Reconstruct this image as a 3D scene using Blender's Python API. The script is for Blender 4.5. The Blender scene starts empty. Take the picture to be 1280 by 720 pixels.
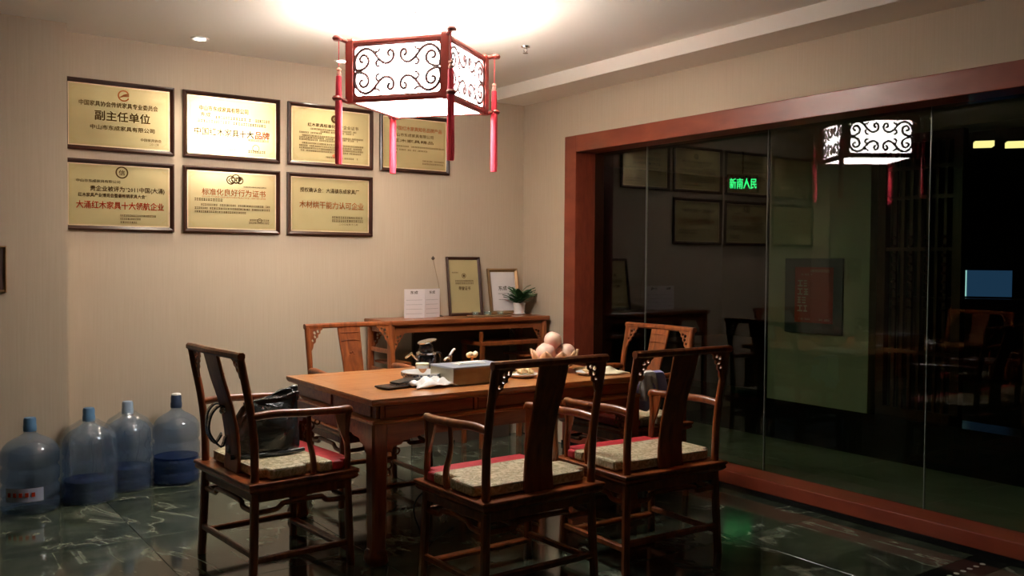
import bpy, bmesh, math, random
from mathutils import Vector, Matrix
random.seed(7)
SC = bpy.context.scene
COL = SC.collection
R = math.radians

# ------------------------------------------------------------------ camera
F_PX = 1141.0
yaw, pitch, roll = R(35.3), R(-1.7), R(0.43)
fw = Vector((math.sin(yaw)*math.cos(pitch), math.cos(yaw)*math.cos(pitch), math.sin(pitch)))
r0 = Vector((math.cos(yaw), -math.sin(yaw), 0)); u0 = r0.cross(fw)
rt = r0*math.cos(roll) + u0*math.sin(roll); up = -r0*math.sin(roll) + u0*math.cos(roll)
cd = bpy.data.cameras.new('camera'); cam = bpy.data.objects.new('camera', cd); COL.objects.link(cam)
cd.sensor_width = 36.0; cd.lens = 36.0*F_PX/1280.0; cd.clip_start = 0.05; cd.clip_end = 60
cam.matrix_world = Matrix(((rt.x, up.x, -fw.x, -4.213), (rt.y, up.y, -fw.y, -5.805), (rt.z, up.z, -fw.z, 1.35), (0, 0, 0, 1)))
SC.camera = cam

# ------------------------------------------------------------------ world, exposure, main light levels
w = bpy.data.worlds.new('world'); SC.world = w; w.use_nodes = True
w.node_tree.nodes['Background'].inputs[0].default_value = (1.0, .85, .65, 1)
w.node_tree.nodes['Background'].inputs[1].default_value = 0.012
vs = SC.view_settings
vs.view_transform = 'Standard'; vs.look = 'None'; vs.gamma = 1; vs.exposure = 1.16
try: vs.use_curve_mapping = False
except Exception: pass
LANTERN_SIDE = 16.0      # radiance of the lit paper panels
LANTERN_BULB = 150.0     # bulb inside, seen by the ceiling through the open top
DOWNLIGHT_W = 16.0
SC.cycles.max_bounces = 10
SC.cycles.transparent_max_bounces = 16
SC.cycles.sample_clamp_indirect = 6
SC.cycles.caustics_reflective = False

# ------------------------------------------------------------------ materials
def mat(name, col=(.5, .5, .5), rough=.5, metal=0, coat=0, em=None, es=0, spec=.5):
    m = bpy.data.materials.new(name); m.use_nodes = True
    b = m.node_tree.nodes['Principled BSDF']
    b.inputs['Base Color'].default_value = (*col, 1); b.inputs['Roughness'].default_value = rough
    b.inputs['Metallic'].default_value = metal; b.inputs['Coat Weight'].default_value = coat
    b.inputs['Coat Roughness'].default_value = .12; b.inputs['Specular IOR Level'].default_value = spec
    if em: b.inputs['Emission Color'].default_value = (*em, 1); b.inputs['Emission Strength'].default_value = es
    return m
def nd(m, t, **k):
    n = m.node_tree.nodes.new(t)
    for a, v in k.items(): setattr(n, a, v)
    return n
def lk(m, a, b): m.node_tree.links.new(a, b)
def ramp(m, stops, fac):
    r = nd(m, 'ShaderNodeValToRGB'); e = r.color_ramp.elements
    e[0].position, e[0].color = stops[0][0], (*stops[0][1], 1)
    e[1].position, e[1].color = stops[1][0], (*stops[1][1], 1)
    for p, c in stops[2:]:
        x = e.new(p); x.color = (*c, 1)
    lk(m, fac, r.inputs[0]); return r.outputs[0]
def noise(m, scale, detail=4, vec=(1, 1, 1), dist=0, rnd=False, rough=.5):
    tc = nd(m, 'ShaderNodeTexCoord'); mp = nd(m, 'ShaderNodeMapping'); mp.inputs['Scale'].default_value = vec
    lk(m, tc.outputs['Object'], mp.inputs[0])
    if rnd:
        oi = nd(m, 'ShaderNodeObjectInfo'); mu = nd(m, 'ShaderNodeMath', operation='MULTIPLY'); mu.inputs[1].default_value = 37
        lk(m, oi.outputs['Random'], mu.inputs[0]); lk(m, mu.outputs[0], mp.inputs['Location'])
    n = nd(m, 'ShaderNodeTexNoise'); n.inputs['Scale'].default_value = scale; n.inputs['Detail'].default_value = detail
    n.inputs['Distortion'].default_value = dist; n.inputs['Roughness'].default_value = rough
    lk(m, mp.outputs[0], n.inputs['Vector']); return n.outputs['Fac']
def bump(m, fac, st=.2, dist=.01):
    b = nd(m, 'ShaderNodeBump'); b.inputs['Strength'].default_value = st; b.inputs['Distance'].default_value = dist
    lk(m, fac, b.inputs['Height']); lk(m, b.outputs[0], m.node_tree.nodes['Principled BSDF'].inputs['Normal'])
def base(m, sock): lk(m, sock, m.node_tree.nodes['Principled BSDF'].inputs['Base Color'])

def wood(name, a, b, vec, rough=.32, coat=.3):
    m = mat(name, a, rough, coat=coat)
    f = noise(m, 9, 5, vec, .6)
    base(m, ramp(m, [(.3, a), (.68, b)], f)); return m
wood_v = wood('rosewood_upright', (.17, .040, .013), (.36, .10, .028), (4, 4, .5))
wood_h = wood('rosewood_lengthwise', (.17, .042, .014), (.36, .105, .03), (.5, 5, 5))
wood_top = wood('rosewood_tabletop', (.42, .145, .042), (.60, .25, .08), (.5, 5, 5), .3, .35)
wood_c = wood('chair_rosewood', (.15, .034, .010), (.34, .092, .022), (3.5, 3.5, .6))
wood_f = wood('window_frame_wood', (.20, .035, .018), (.27, .055, .024), (4, .4, 1), .35, .2)
wood_pf = mat('plaque_frame_wood', (.045, .014, .007), .35, coat=.3)
wood_dark = wood('dark_lattice_wood', (.07, .022, .012), (.13, .042, .02), (4, 4, .6))
lant_wood = mat('lantern_red_wood', (.30, .04, .028), .35, coat=.2)

wall_m = mat('woven_wallpaper', (.5, .4, .3), .85)
f1 = noise(wall_m, 14, 3, (9, 9, .25)); f2 = noise(wall_m, 1.3, 2, (1, 1, .3))
ad = nd(wall_m, 'ShaderNodeMath', operation='ADD'); lk(wall_m, f1, ad.inputs[0]); lk(wall_m, f2, ad.inputs[1])
hf = nd(wall_m, 'ShaderNodeMath', operation='MULTIPLY'); hf.inputs[1].default_value = .5; lk(wall_m, ad.outputs[0], hf.inputs[0])
base(wall_m, ramp(wall_m, [(.3, (.52, .412, .295)), (.7, (.59, .485, .360))], hf.outputs[0]))
bump(wall_m, noise(wall_m, 60, 2, (4, 4, .4)), .12, .002)
ceil_m = mat('ceiling_paint', (.83, .77, .68), .9)
ceil_t = mat('cove_trim_paint', (.86, .79, .70), .8)

marble = mat('green_marble', (.05, .07, .05), .09, coat=.2)
n1 = noise(marble, 2.2, 8, (1, 1.6, 1), 1.6, True, .62)
n2 = noise(marble, 1.1, 6, (1.4, .8, 1), 2.2, True, .55)
c1 = ramp(marble, [(.30, (.016, .024, .016)), (.48, (.040, .052, .034)), (.64, (.082, .098, .064)), (.80, (.15, .17, .115))], n1)
n3 = noise(marble, 3.5, 3, (1, 1, 1), .5, True)
sb = nd(marble, 'ShaderNodeMath', operation='SUBTRACT'); sb.inputs[1].default_value = .5; lk(marble, n2, sb.inputs[0])
ab = nd(marble, 'ShaderNodeMath', operation='ABSOLUTE'); lk(marble, sb.outputs[0], ab.inputs[0])
ir = ramp(marble, [(.36, (.10, .10, .10)), (.52, (0, 0, 0))], n3)
vm = nd(marble, 'ShaderNodeMath', operation='ADD'); lk(marble, ab.outputs[0], vm.inputs[0]); lk(marble, ir, vm.inputs[1])
vein = ramp(marble, [(.0, (.62, .62, .62)), (.010, (.26, .26, .26)), (.05, (0, 0, 0))], vm.outputs[0])
mx = nd(marble, 'ShaderNodeMix', data_type='RGBA'); mx.inputs[7].default_value = (.36, .38, .29, 1)
lk(marble, vein, mx.inputs[0]); lk(marble, c1, mx.inputs[6]); base(marble, mx.outputs[2])
blackmarble = mat('black_marble', (.010, .011, .010), .12)
base(blackmarble, ramp(blackmarble, [(.5, (.006, .007, .006)), (.8, (.05, .055, .045))], noise(blackmarble, 3, 6, (1, 1, 1), 1.5)))
grout = mat('dark_grout', (.06, .06, .045), .8)
black_gloss = mat('black_marble_plinth', (.008, .008, .008), .2)

gold = mat('brushed_gold_plate', (.72, .55, .19), .21, .42)
base(gold, ramp(gold, [(.3, (.74, .61, .30)), (.7, (.84, .70, .36))], noise(gold, 3, 2, (1, 1, 1))))
gold_edge = mat('pale_gold_rim', (.85, .66, .42), .3, .4)
ink = mat('dark_brown_print', (.07, .035, .01), .8, spec=.1)
ink_soft = mat('olive_brown_print', (.12, .07, .02), .8, spec=.1)
red_ink = mat('red_print', (.48, .045, .015), .8, spec=.1)
rust_ink = mat('rust_print', (.38, .12, .035), .8, spec=.1)
etched = mat('etched_border', (.42, .32, .11), .6, .3)
paper = mat('white_paper', (.78, .72, .70), .7)
white_c = mat('white_ceramic', (.82, .80, .76), .2)
white_p = mat('white_plastic', (.85, .83, .80), .35)
chrome = mat('polished_steel', (.78, .78, .78), .12, 1)
dark_steel = mat('dark_steel', (.22, .22, .25), .16, .95)
black_p = mat('black_plastic', (.012, .012, .014), .25)
leather = mat('black_leather', (.022, .030, .034), .24, coat=.8)
bump(leather, noise(leather, 10, 4, (1, 1, 2), 1.2), .55, .03)
brocade = mat('cream_brocade', (.6, .55, .4), .55)
vz = noise(brocade, 26, 5, (1, 1, 1), 1.8)
base(brocade, ramp(brocade, [(.38, (.68, .60, .43)), (.5, (.50, .42, .24)), (.56, (.30, .25, .12)), (.66, (.62, .55, .38))], vz))
bump(brocade, vz, .25, .004)
redsilk = mat('red_silk', (.50, .025, .035), .45)
base(redsilk, ramp(redsilk, [(.4, (.46, .02, .03)), (.7, (.60, .05, .06))], noise(redsilk, 30, 3)))
tasselm = mat('red_tassel_thread', (.80, .025, .05), .55)
base(tasselm, ramp(tasselm, [(.35, (.80, .02, .045)), (.65, (.97, .09, .14))], noise(tasselm, 30, 2, (14, 14, .15))))
bead_m = mat('pink_bead', (.85, .45, .35), .3)
shade = mat('lit_lantern_paper', (.9, .9, .88), .6, em=(1.0, .96, .90), es=LANTERN_SIDE)
scroll_m = mat('lantern_scroll_wood', (.12, .05, .05), .4)
bulb_m = mat('bulb_glow', (1, 1, 1), .5, em=(1.0, .96, .88), es=LANTERN_BULB)
spot_on = mat('downlight_lens', (1, 1, 1), .4, em=(1.0, .92, .78), es=14)
pink_rose = mat('carved_red_lacquer', (.42, .06, .07), .5)
leaf_m = mat('plant_leaf', (.025, .10, .025), .4)
peach_m = mat('pink_peach', (.8, .5, .42), .45)
base(peach_m, ramp(peach_m, [(.35, (.86, .66, .50)), (.6, (.80, .38, .34))], noise(peach_m, 7, 2)))
apricot_m = mat('shell_lotus_bowl', (.72, .42, .24), .4)
nut_m = mat('ginger_snack', (.72, .50, .24), .6)
lilac = mat('lilac_cloth', (.42, .42, .75), .7)
cream_c = mat('cream_cloth', (.80, .72, .50), .8)
stone = mat('brushed_metal_box', (.35, .31, .25), .35, .7)
base(stone, ramp(stone, [(.3, (.42, .36, .25)), (.7, (.20, .17, .14))], noise(stone, 5, 4, (1, 1, 3))))
stone_top = mat('grey_slate_lid', (.30, .32, .38), .3)
tan_p = mat('orange_label', (.62, .27, .12), .5)
pat_m = mat('blue_grey_glaze', (.12, .14, .20), .3)
wicker = mat('seal_red', (.5, .12, .05), .6)
brass = mat('bronze_frame', (.34, .20, .09), .35, .5)
darkboard = mat('dark_brown_board', (.09, .06, .04), .6)
poster_blue = mat('slate_blue_board', (.10, .14, .17), .5)
poster_red = mat('red_poster_sheet', (.60, .05, .04), .6)
pillar_m = mat('pillar_paint', (.68, .66, .50), .8)
pass_marble = mat('pale_passage_marble', (.4, .4, .3), .15)
base(pass_marble, ramp(pass_marble, [(.3, (.55, .56, .42)), (.7, (.75, .75, .60))], noise(pass_marble, 2, 5, (1, 1, 1), 1, True)))
green_led = mat('green_led', (0, .3, .1), .5, em=(.02, .9, .28), es=1.1)
tv_m = mat('blue_screen', (.02, .05, .1), .3, em=(.10, .28, .75), es=.14)
tv_e = mat('screen_bright_edge', (.3, .6, .7), .3, em=(.5, .85, 1), es=.8)
warm_l = mat('warm_lamp_panel', (.9, .7, .4), .5, em=(1, .75, .35), es=1.6)
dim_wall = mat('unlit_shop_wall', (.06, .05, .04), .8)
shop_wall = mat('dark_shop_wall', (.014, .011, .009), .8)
cable_m = mat('black_cable', (.01, .01, .01), .5)

def clear(name, tint, ior=1.45, rough=.0, diff=None, dfac=0, gcol=(1, 1, 1)):
    m = bpy.data.materials.new(name); m.use_nodes = True; nt = m.node_tree
    nt.nodes.remove(nt.nodes['Principled BSDF']); out = nt.nodes['Material Output']
    tr = nd(m, 'ShaderNodeBsdfTransparent'); tr.inputs[0].default_value = (*tint, 1)
    gl = nd(m, 'ShaderNodeBsdfGlossy'); gl.inputs['Roughness'].default_value = rough; gl.inputs[0].default_value = (*gcol, 1)
    fr = nd(m, 'ShaderNodeFresnel'); fr.inputs[0].default_value = ior
    mx = nd(m, 'ShaderNodeMixShader'); src = tr.outputs[0]
    if diff:
        df = nd(m, 'ShaderNodeBsdfDiffuse'); df.inputs[0].default_value = (*diff, 1)
        m2 = nd(m, 'ShaderNodeMixShader'); m2.inputs[0].default_value = dfac
        lk(m, tr.outputs[0], m2.inputs[1]); lk(m, df.outputs[0], m2.inputs[2]); src = m2.outputs[0]
    ge = nd(m, 'ShaderNodeNewGeometry'); iv = nd(m, 'ShaderNodeMath', operation='SUBTRACT'); iv.inputs[0].default_value = 1; iv.use_clamp = True
    lk(m, ge.outputs['Backfacing'], iv.inputs[1]); ml = nd(m, 'ShaderNodeMath', operation='MULTIPLY')
    lk(m, fr.outputs[0], ml.inputs[0]); lk(m, iv.outputs[0], ml.inputs[1])
    lk(m, ml.outputs[0], mx.inputs[0]); lk(m, src, mx.inputs[1]); lk(m, gl.outputs[0], mx.inputs[2])
    lk(m, mx.outputs[0], out.inputs[0]); return m
tinted = clear('tinted_window_glass', (.54, .60, .52), 1.45)
bottle_m = clear('clear_blue_plastic', (.70, .79, .90), 1.6, .05, (.16, .24, .36), .16, (.9, .95, 1))
water_m = clear('deep_blue_water', (.12, .20, .48), 1.2, .05, (.012, .035, .15), .5)
wrap_m = clear('crinkled_film', (.86, .91, .96), 1.6, .08, (.35, .42, .5), .10)
glass_c = clear('cup_glass', (.9, .95, .93), 1.5, .02, (.6, .75, .7), .08)

# ------------------------------------------------------------------ mesh helpers
def nb(): return bmesh.new()
def box(bm, c, s, rz=0, mtx=None):
    M = Matrix.Translation(c) @ Matrix.Rotation(rz, 4, 'Z') @ Matrix.Diagonal((s[0], s[1], s[2], 1))
    if mtx: M = mtx @ M
    bmesh.ops.create_cube(bm, size=1, matrix=M); return bm
def bb(bm, x0, x1, y0, y1, z0, z1): return box(bm, ((x0+x1)/2, (y0+y1)/2, (z0+z1)/2), (abs(x1-x0), abs(y1-y0), abs(z1-z0)))
def catmull(P, n=4):
    P = [Vector(p) for p in P]; out = []
    for i in range(len(P)-1):
        a, b, c, d = P[max(i-1, 0)], P[i], P[i+1], P[min(i+2, len(P)-1)]
        for k in range(n):
            t = k/n; out.append(.5*((2*b) + (c-a)*t + (2*a-5*b+4*c-d)*t*t + (3*b-a-3*c+d)*t**3))
    out.append(P[-1]); return out
def rrect(a, b, k=.3):
    r = min(a, b)*k
    return [(a-r, b), (a, b-r), (a, -b+r), (a-r, -b), (-a+r, -b), (-a, -b+r), (-a, b-r), (-a+r, b)]
def circ(r, n=10, r2=None): return [(r*math.cos(2*math.pi*i/n), (r2 or r)*math.sin(2*math.pi*i/n)) for i in range(n)]
def sweep(bm, path, sec, ref=(1, 0, 0), sc=None, cap=True):
    path = [Vector(p) for p in path]; rings = []; ref = Vector(ref); n = len(path)
    for i, p in enumerate(path):
        t = (path[min(i+1, n-1)] - path[max(i-1, 0)]).normalized()
        a = (ref - t*ref.dot(t))
        a = a.normalized() if a.length > 1e-4 else t.orthogonal().normalized()
        b = t.cross(a); s = sc[i] if sc else 1
        sx, sy = (s if isinstance(s, tuple) else (s, s))
        rings.append([bm.verts.new(p + a*u*sx + b*v*sy) for u, v in sec])
    m = len(sec)
    for i in range(n-1):
        for j in range(m):
            bm.faces.new((rings[i][j], rings[i][(j+1) % m], rings[i+1][(j+1) % m], rings[i+1][j]))
    if cap:
        bm.faces.new(rings[0][::-1]); bm.faces.new(rings[-1])
    return bm
def tube(bm, path, r, n=8, sc=None, ref=(.13, .21, 1), smooth=0):
    if smooth: path = catmull(path, smooth)
    return sweep(bm, path, circ(r, n), ref, sc)
def lathe(bm, prof, n=24, c=(0, 0, 0), fn=None):
    rings = []
    for r, z in prof:
        ring = []
        for i in range(n):
            a = 2*math.pi*i/n; rr = max(r, 1e-4)*(fn(a, z) if fn else 1)
            ring.append(bm.verts.new((c[0]+rr*math.cos(a), c[1]+rr*math.sin(a), c[2]+z)))
        rings.append(ring)
    for i in range(len(rings)-1):
        for j in range(n):
            bm.faces.new((rings[i][j], rings[i][(j+1) % n], rings[i+1][(j+1) % n], rings[i+1][j]))
    if prof[0][0] > 1e-3: bm.faces.new(rings[0][::-1])
    if prof[-1][0] > 1e-3: bm.faces.new(rings[-1])
    return bm
def loft(bm, rings):
    vr = [[bm.verts.new(p) for p in r] for r in rings]; m = len(vr[0])
    for i in range(len(vr)-1):
        for j in range(m): bm.faces.new((vr[i][j], vr[i][(j+1) % m], vr[i+1][(j+1) % m], vr[i+1][j]))
    bm.faces.new(vr[0][::-1]); bm.faces.new(vr[-1]); return bm
def rect_loft(bm, hx, hy, prof, c=(0, 0)):
    return loft(bm, [[(c[0]+sx*(hx-i), c[1]+sy*(hy-i), z) for sx, sy in ((-1, -1), (1, -1), (1, 1), (-1, 1))] for z, i in prof])
def flat(outl, holes=(), th=.01):
    """filled 2D outline with holes, in the XY plane, as a bmesh"""
    cu = bpy.data.curves.new('c', 'CURVE'); cu.dimensions = '2D'; cu.fill_mode = 'BOTH'; cu.extrude = th/2
    for pts in [outl, *holes]:
        s = cu.splines.new('POLY'); s.points.add(len(pts)-1); s.use_cyclic_u = True
        for i, p in enumerate(pts): s.points[i].co = (p[0], p[1], 0, 1)
    o = bpy.data.objects.new('c', cu); COL.objects.link(o); bpy.context.view_layer.update()
    me = bpy.data.meshes.new_from_object(o.evaluated_get(bpy.context.evaluated_depsgraph_get()))
    bm = nb(); bm.from_mesh(me); bpy.data.objects.remove(o); bpy.data.curves.remove(cu); bpy.data.meshes.remove(me)
    return bm
def add(bm, other, M):
    me = bpy.data.meshes.new('t'); bmesh.ops.transform(other, matrix=M, verts=other.verts); other.to_mesh(me); bm.from_mesh(me)
    bpy.data.meshes.remove(me); other.free(); return bm
def obj(name, bm, m, parent=None, smooth=False, bevel=0, sub=0, loc=None, rz=None):
    bmesh.ops.recalc_face_normals(bm, faces=bm.faces)
    me = bpy.data.meshes.new(name); bm.to_mesh(me); bm.free(); me.materials.append(m)
    if smooth:
        me.shade_smooth()
        try: me.set_sharp_from_angle(angle=R(40))
        except Exception: pass
    o = bpy.data.objects.new(name, me); COL.objects.link(o)
    if parent: o.parent = parent
    if bevel:
        b = o.modifiers.new('bevel', 'BEVEL'); b.width = bevel; b.segments = 2; b.limit_method = 'ANGLE'; b.angle_limit = R(40)
    if sub: s = o.modifiers.new('sub', 'SUBSURF'); s.levels = s.render_levels = sub
    if loc: o.location = loc
    if rz is not None: o.rotation_euler.z = rz
    if 'lettering' in name or name in ('emblem', 'rim_pattern', 'label_print', 'scrollwork', 'etched_border'): o['kind'] = 'stuff'
    return o
def tag(o, label, cat, group=None):
    o['label'] = label; o['category'] = cat
    if group: o['group'] = group
    return o
def thing(name, label, cat, loc=(0, 0, 0), rz=0, group=None):
    o = bpy.data.objects.new(name, None); COL.objects.link(o); o.empty_display_size = .1
    o.location = loc; o.rotation_euler.z = rz; return tag(o, label, cat, group)
def struct(o): o['kind'] = 'structure'; return o
def sempty(name, loc=(0, 0, 0)):
    o = bpy.data.objects.new(name, None); COL.objects.link(o); o.location = loc; return struct(o)
def copy_tree(o, parent=None):
    c = o.copy(); COL.objects.link(c); c.parent = parent
    for ch in o.children: copy_tree(ch, c)
    return c
_tc = {}
def txt_mesh(body, bold=0):
    k = (body, bold)
    if k not in _tc:
        cu = bpy.data.curves.new('t', 'FONT'); cu.body = body; cu.resolution_u = 1; cu.offset = bold
        o = bpy.data.objects.new('t', cu); COL.objects.link(o); bpy.context.view_layer.update()
        me = bpy.data.meshes.new_from_object(o.evaluated_get(bpy.context.evaluated_depsgraph_get()))
        bpy.data.objects.remove(o); bpy.data.curves.remove(cu); _tc[k] = me
    return _tc[k]
def T(bm, body, u0, u1, v, size, y=0, bold=0):
    """text in the local XZ plane facing -Y, stretched to run from u0 to u1, baseline v"""
    me = txt_mesh(body, bold); xs = [q.co.x for q in me.vertices]; a, b = min(xs), max(xs)
    sx = (u1-u0)/(b-a)
    k = size*.018
    for du, dv in ((-k, 0), (k, 0), (0, k), (0, -k)) if size > .022 else ((-k, 0), (k, 0)):   # heavier strokes
        M = Matrix(((sx, 0, 0, u0-a*sx+du), (0, 0, -1, y-abs(dv)*.1), (0, size, 0, v+dv), (0, 0, 0, 1)))
        t = nb(); t.from_mesh(me); add(bm, t, M)
    return bm
def dashes(bm, u0, u1, v, h, y=0, seed=0, fill=.8):
    rg = random.Random(seed); u = u0
    while u < u1 - h*.4:
        wd = h*rg.uniform(.55, .95)
        if rg.random() < fill:
            k = rg.choice((0, 1, 2))
            bb(bm, u, u+wd, y, y-.0006, v+h*.8, v+h)
            bb(bm, u, u+wd, y, y-.0006, v, v+h*.22)
            if k != 1: bb(bm, u+wd*.38, u+wd*.62, y, y-.0005, v+h*.1, v+h*.9)
            if k != 0: bb(bm, u, u+wd, y, y-.0005, v+h*.42, v+h*.58)
        u += wd + h*.22
    return bm
def ring2(bm, u, v, r0, r1, y, n=28):
    for i in range(n):
        a, b = 2*math.pi*i/n, 2*math.pi*(i+1)/n
        q = [bm.verts.new((u+r*math.cos(t), y, v+r*math.sin(t))) for r, t in ((r0, a), (r1, a), (r1, b), (r0, b))]
        bm.faces.new(q)

# ================================================================== STRUCTURE
ZC, ZS = 2.65, 2.56           # ceiling, soffit beside the window wall
XG = .16                      # plane of the glass
# floor: dark bed with single marble tiles
fl = struct(obj('floor', bb(nb(), -9, 9, -9, 6, -.12, -.004), grout))
_tiles = {}
def tile(x0, x1, y0, y1, m, par, z=0):
    g = .0015; k = (round(x1-x0, 3), round(y1-y0, 3), m.name)
    if k not in _tiles:
        hx, hy = (x1-x0)/2-g, (y1-y0)/2-g
        o = obj('tile', rect_loft(nb(), hx, hy, [(-.012, 0), (-.0008, 0), (0, .0008)]), m, par); _tiles[k] = o.data
    else:
        o = bpy.data.objects.new('tile', _tiles[k]); COL.objects.link(o); o.parent = par
    o.location = ((x0+x1)/2, (y0+y1)/2, z); return o
xs = [-9.0] + [-3.14-.8*k for k in range(7, -1, -1)] + [-2.34, -1.54, -.74, -.03]
xs = sorted(set(round(v, 3) for v in xs if v > -9.01))
ys = [-9.0, -8.59, -7.79, -6.99, -6.19, -5.39, -4.59, -3.79]
ys2 = [-3.62, -2.82, -2.02, -1.22, -.42, 0]
for i in range(len(xs)-1):
    for j in range(len(ys)-1): tile(xs[i], xs[i+1], ys[j], ys[j+1], marble, fl)
    for j in range(len(ys2)-1): tile(xs[i], xs[i+1], ys2[j], ys2[j+1], marble, fl)
    tile(xs[i], xs[i+1], -3.79, -3.62, blackmarble, fl)
# inlaid pale dots of the dark border strip
bm = nb()
for k in range(7): 
    lathe(bm, [(.012, 0), (.012, .0006)], 12, (-.12-.055*k, -3.71, 0))
struct(obj('trim_3', bm, mat('pale_inlay', (.5, .47, .38), .3)))
# passage floor beyond the glass
for i in range(2):
    for j in range(9): tile(.30+.6*i, .90+.6*i, 1.8-.8*(j+1), 1.8-.8*j, pass_marble, fl)
struct(obj('wall_back', bb(nb(), -3.29, .03, 0, .15, 0, ZC), wall_m))
struct(obj('wall_pier', bb(nb(), -5.0, -3.29, -.21, .15, 0, ZC), wall_m))
struct(obj('wall_left', bb(nb(), -9.15, -9, -9, 6, 0, ZC), dim_wall))
struct(obj('wall_far_left', bb(nb(), -9, -5.0, .9, 1.05, 0, ZC), dim_wall))
struct(obj('wall_front', bb(nb(), -9.15, .2, -9.15, -9, 0, ZC), dim_wall))
struct(obj('ceiling', bb(nb(), -9.15, .3, -9.15, 1.05, ZC, ZC+.1), ceil_m))
struct(obj('trim_1', bb(nb(), -.315, -.0005, -9, -.0005, ZS, ZC), ceil_t, bevel=.004))
# right wall with the big opening
WY0, WY1, FZ0, FZ1 = -.541, -8.2, 2.14, 2.26
bm = nb(); bb(bm, 0, .25, WY0-.06, .15, 0, ZC); bb(bm, 0, .25, -9, WY0-.06, FZ1-.05, ZC); bb(bm, 0, .25, -9, WY1+.05, 0, FZ1)
struct(obj('wall_right', bm, wall_m))
win = sempty('window_1')
bm = nb(); bb(bm, -.022, .25, WY0-.13, WY0, .03, FZ1); obj('jamb', bm, wood_f, win, bevel=.004)
bm = nb(); bb(bm, -.022, .25, WY1, WY0-.13, FZ1-.12, FZ1); obj('header', bm, wood_f, win, bevel=.004)
bm = nb(); bb(bm, -.022, XG+.02, WY1, WY0-.13, .03, .105); obj('sill', bm, wood_f, win, bevel=.004)
bm = nb(); bb(bm, -.03, .25, WY1, WY0, -.004, .03); obj('plinth', bm, black_gloss, win)
sy = [WY0-.13, -1.215, -2.245, -3.26, -4.3, -5.34, -6.38, -7.42, WY1]
for i in range(8):
    o = obj('pane', bb(nb(), XG, XG+.012, sy[i+1]+.002, sy[i]-.002, .105, FZ1-.12), tinted, win)
# polished pane edges / joint beads
seal = clear('silicone_joint', (.45, .5, .45), 1.5, .2, (.5, .55, .5), .35)
for i in range(1, 8):
    obj('joint_bead', bb(nb(), XG-.001, XG+.013, sy[i]-.002, sy[i]+.002, .105, FZ1-.12), seal, win)

# passage and shop beyond the glass
PX = 1.5
bm = nb(); bb(bm, PX, PX+.3, -9, 5, 0, .30); struct(obj('baseboard_passage', bm, black_gloss))
bm = nb(); bb(bm, PX, PX+.35, -2.05, -1.18, .30, 2.75); struct(obj('wall_passage', bm, pillar_m))
bm = nb(); bb(bm, PX, PX+.35, -9, -2.05, 2.235, 2.75); bb(bm, PX, PX+.35, -1.18, 5, 2.6, 2.75); struct(obj('trim_2', bm, pillar_m))
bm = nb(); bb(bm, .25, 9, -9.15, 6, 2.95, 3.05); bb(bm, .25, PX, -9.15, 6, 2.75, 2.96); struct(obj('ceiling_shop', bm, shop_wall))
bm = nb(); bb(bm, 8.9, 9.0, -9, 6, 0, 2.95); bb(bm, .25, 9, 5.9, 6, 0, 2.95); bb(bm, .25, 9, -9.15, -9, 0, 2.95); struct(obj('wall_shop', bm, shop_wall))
# dark wooden lattice screens between passage and shop
def lattice(y0, y1, label, rows, gaps):
    t = thing('lattice_screen', label, 'screen', (PX+.10, (y0+y1)/2, .30), 0, 'dark lattice screens beyond the glass')
    hy = abs(y1-y0)/2; H = 1.93
    bm = nb()
    for s in (-1, 1): bb(bm, -.03, .03, s*hy-.03*s-.03, s*hy-.03*s+.03, 0, H)
    bb(bm, -.03, .03, -hy, hy, 0, .06); bb(bm, -.03, .03, -hy, hy, H-.06, H); obj('frame', bm, wood_dark, t)
    n = int((2*hy-.12)/gaps)
    for k in range(1, n): 
        y = -hy+.06+(2*hy-.12)*k/n; obj('slat', bb(nb(), -.012, .012, y-.011, y+.011, .06, H-.06), wood_dark, t)
    for z in rows: obj('rail', bb(nb(), -.018, .014, -hy+.06, hy-.06, z-.012, z+.012), wood_dark, t)
    # turned beads strung on the slats
    bm = nb()
    for k in range(1, n, 2):
        y = -hy+.06+(2*hy-.12)*k/n
        for q in range(9): lathe(bm, [(.0, -.014), (.014, -.008), (.016, 0), (.014, .008), (0, .014)], 6, (-.02, y, .75+q*.06))
    o = obj('carved_beads', bm, wood_dark, t); o['kind'] = 'stuff'
    return t
lattice(-2.06, -2.66, 'tall dark lattice screen just right of the pale pillar beyond the glass', (.45, 1.15, 1.5, 1.7), .055)
lattice(-3.06, -3.66, 'tall dark lattice screen beyond the glass at the right edge, with a wide opening behind', (.35, 1.75), .27)

# framed red poster on the passage pillar
pp = thing('wall_poster', 'red lettered poster on a slate blue board, on the pillar beyond the glass', 'poster', (PX-.002, -1.60, .83))
obj('board', bb(nb(), -.02, 0, -.25, .25, 0, .555), poster_blue, pp, bevel=.004)
obj('sheet', bb(nb(), -.023, -.018, -.175, .085+.07, .08, .49), poster_red, pp)
bm = nb()
Mrot = Matrix.Rotation(R(-90), 4, 'Z')
t2 = nb(); dashes(t2, -.02, .15, .455, .018, 0, 3, 1); dashes(t2, -.10, .0, .43, .012, 0, 4, .8)
for q in range(4): dashes(t2, -.13, -.055, .16+.062*q, .048, 0, 20+q, 1)
dashes(t2, -.13, .0, .10, .012, 0, 8, .8); dashes(t2, .06, .15, .10, .012, 0, 9, .9)
add(bm, t2, Matrix.Translation((-.0235, 0, 0)) @ Mrot)
obj('lettering', bm, mat('faded_white_print', (.8, .6, .55), .6), pp)

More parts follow.
